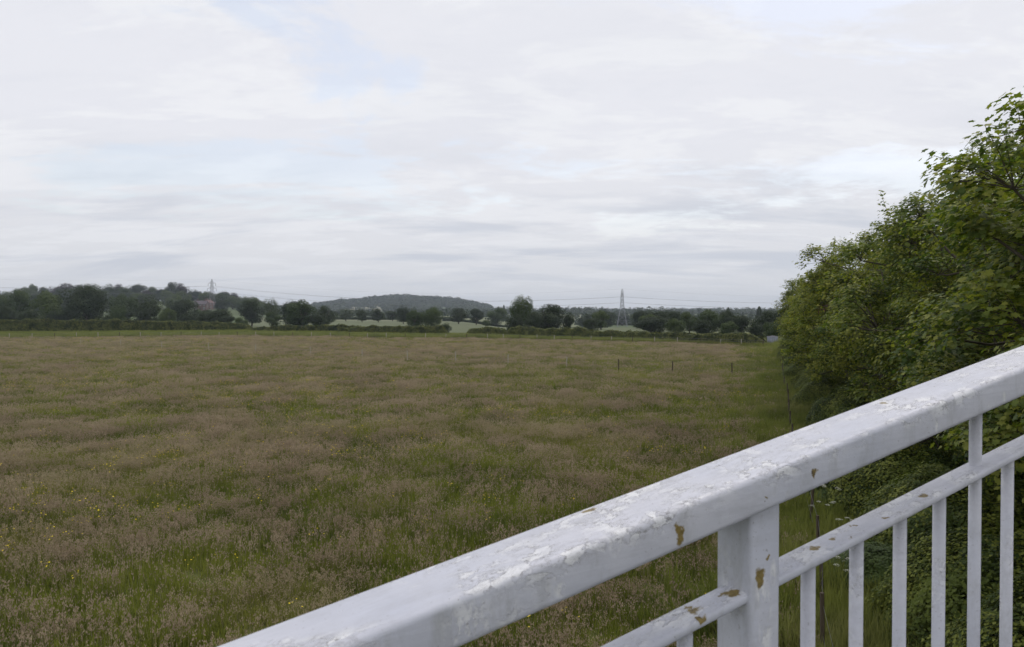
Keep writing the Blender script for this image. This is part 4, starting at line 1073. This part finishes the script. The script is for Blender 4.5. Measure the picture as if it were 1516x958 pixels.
m = sweep(rrect(.052, .016, .006, 4), T0, T1, mid_c - .95, 40); lowm = paint('post_paint', [(surf_pt(1127, 858, PC - .03), .0075, (1, 1, .6)), (surf_pt(1138, 828, PC - .03), .003, (1, 1, 1)), (surf_pt(1088, 878, PC - .012), .007, (1, 1, 1))], None, [(surf_pt(1136, 935, PC - .03), .075, (5, 1, 1)), (surf_pt(1128, 875, PC - .03), .02, (1.6, 1, .6)), (surf_pt(1147, 850, PC - .03), .022, (3, 1, 1))]); m.build('bottom_rail', lowm, rail, True)
bal_m = paint('baluster_paint', [])
tp = t_of(1136, PC - .03) ; tb0 = t_of(1199)
deck0 = -1.62
PER = tp - tb0
per = 10.13 * SP
posts = [tp + k * per for k in range(-2, 4)]
for t_ in posts:
    if not (T0 + .05 < t_ < T1 - .05): continue
    zt = top_c - HT / 2 + G * t_ + .001; zb = deck0 + G * t_ - .05
    c = O + Nv * PC + Dv * t_ - ro
    m = MB(); m.box((c.x, c.y, c.z + (zt + zb) / 2), (.060, .060, zt - zb), RZ); b = m.build('post', lowm, rail); bevel(b, .006, 3)
bt = {}
for k in range(-30, 40):
    for j in range(9):
        pass
for pi in range(-2, 4):
    for j in range(9):
        t_ = tb0 + pi * per + j * SP
        if not (T0 + .03 < t_ < T1 - .03): continue
        c = O + Nv * PC + Dv * t_ - ro
        full = (j == 4)
        zt = (top_c - HT / 2 if full else mid_c - .006) + G * t_ + .001; zb = mid_c - .95 + G * t_
        m = MB(); m.tube([(c.x, c.y, c.z + zb), (c.x, c.y, c.z + (zb + zt) / 2), (c.x, c.y, c.z + zt)], .0102, 20); m.build('baluster', bal_m, rail, True)
        zw = mid_c - .0105 + G * t_
        m = MB(); m.tube([(c.x, c.y, c.z + zw - .002), (c.x, c.y, c.z + zw + .003)], [.0108, .0135], 20, False); m.build('weld', bal_m, rail, True)
fb = empty('footbridge', O + Vector((0, 0, -CAMZ)), 0, 'concrete ramp of the footbridge under the viewer, out of the picture', 'bridge')
def deckbox(name, n0, n1, z0_, z1_, mat):
    V = []
    for t_ in (-8, 12):
        for n_, z_ in ((n0, z0_), (n1, z0_), (n1, z1_), (n0, z1_)): V.append(Nv * n_ + Dv * t_ + Vector((0, 0, CAMZ + deck0 + z_ + G * t_)))
    m = MB(); m.add(V, [(0, 1, 2, 3), (7, 6, 5, 4), (0, 4, 5, 1), (1, 5, 6, 2), (2, 6, 7, 3), (3, 7, 4, 0)]); m.build(name, mat, fb)
deckbox('deck', -1.1, .78, -.22, 0, simple('deck_asphalt', (.045, .045, .047), .95, .2, 30)); deckbox('kerb', .80, .86, -.28, .06, MAT['galv']); 
for t_ in (-6, 10):
    c = Nv * (-.16) + Dv * t_; zt = CAMZ + deck0 - .24 + G * t_
    if zt > .5: m = MB(); m.box((c.x, c.y, zt / 2 - .2), (.5, .5, zt + .35), RZ); m.build('support_column', MAT['concrete'], fb)
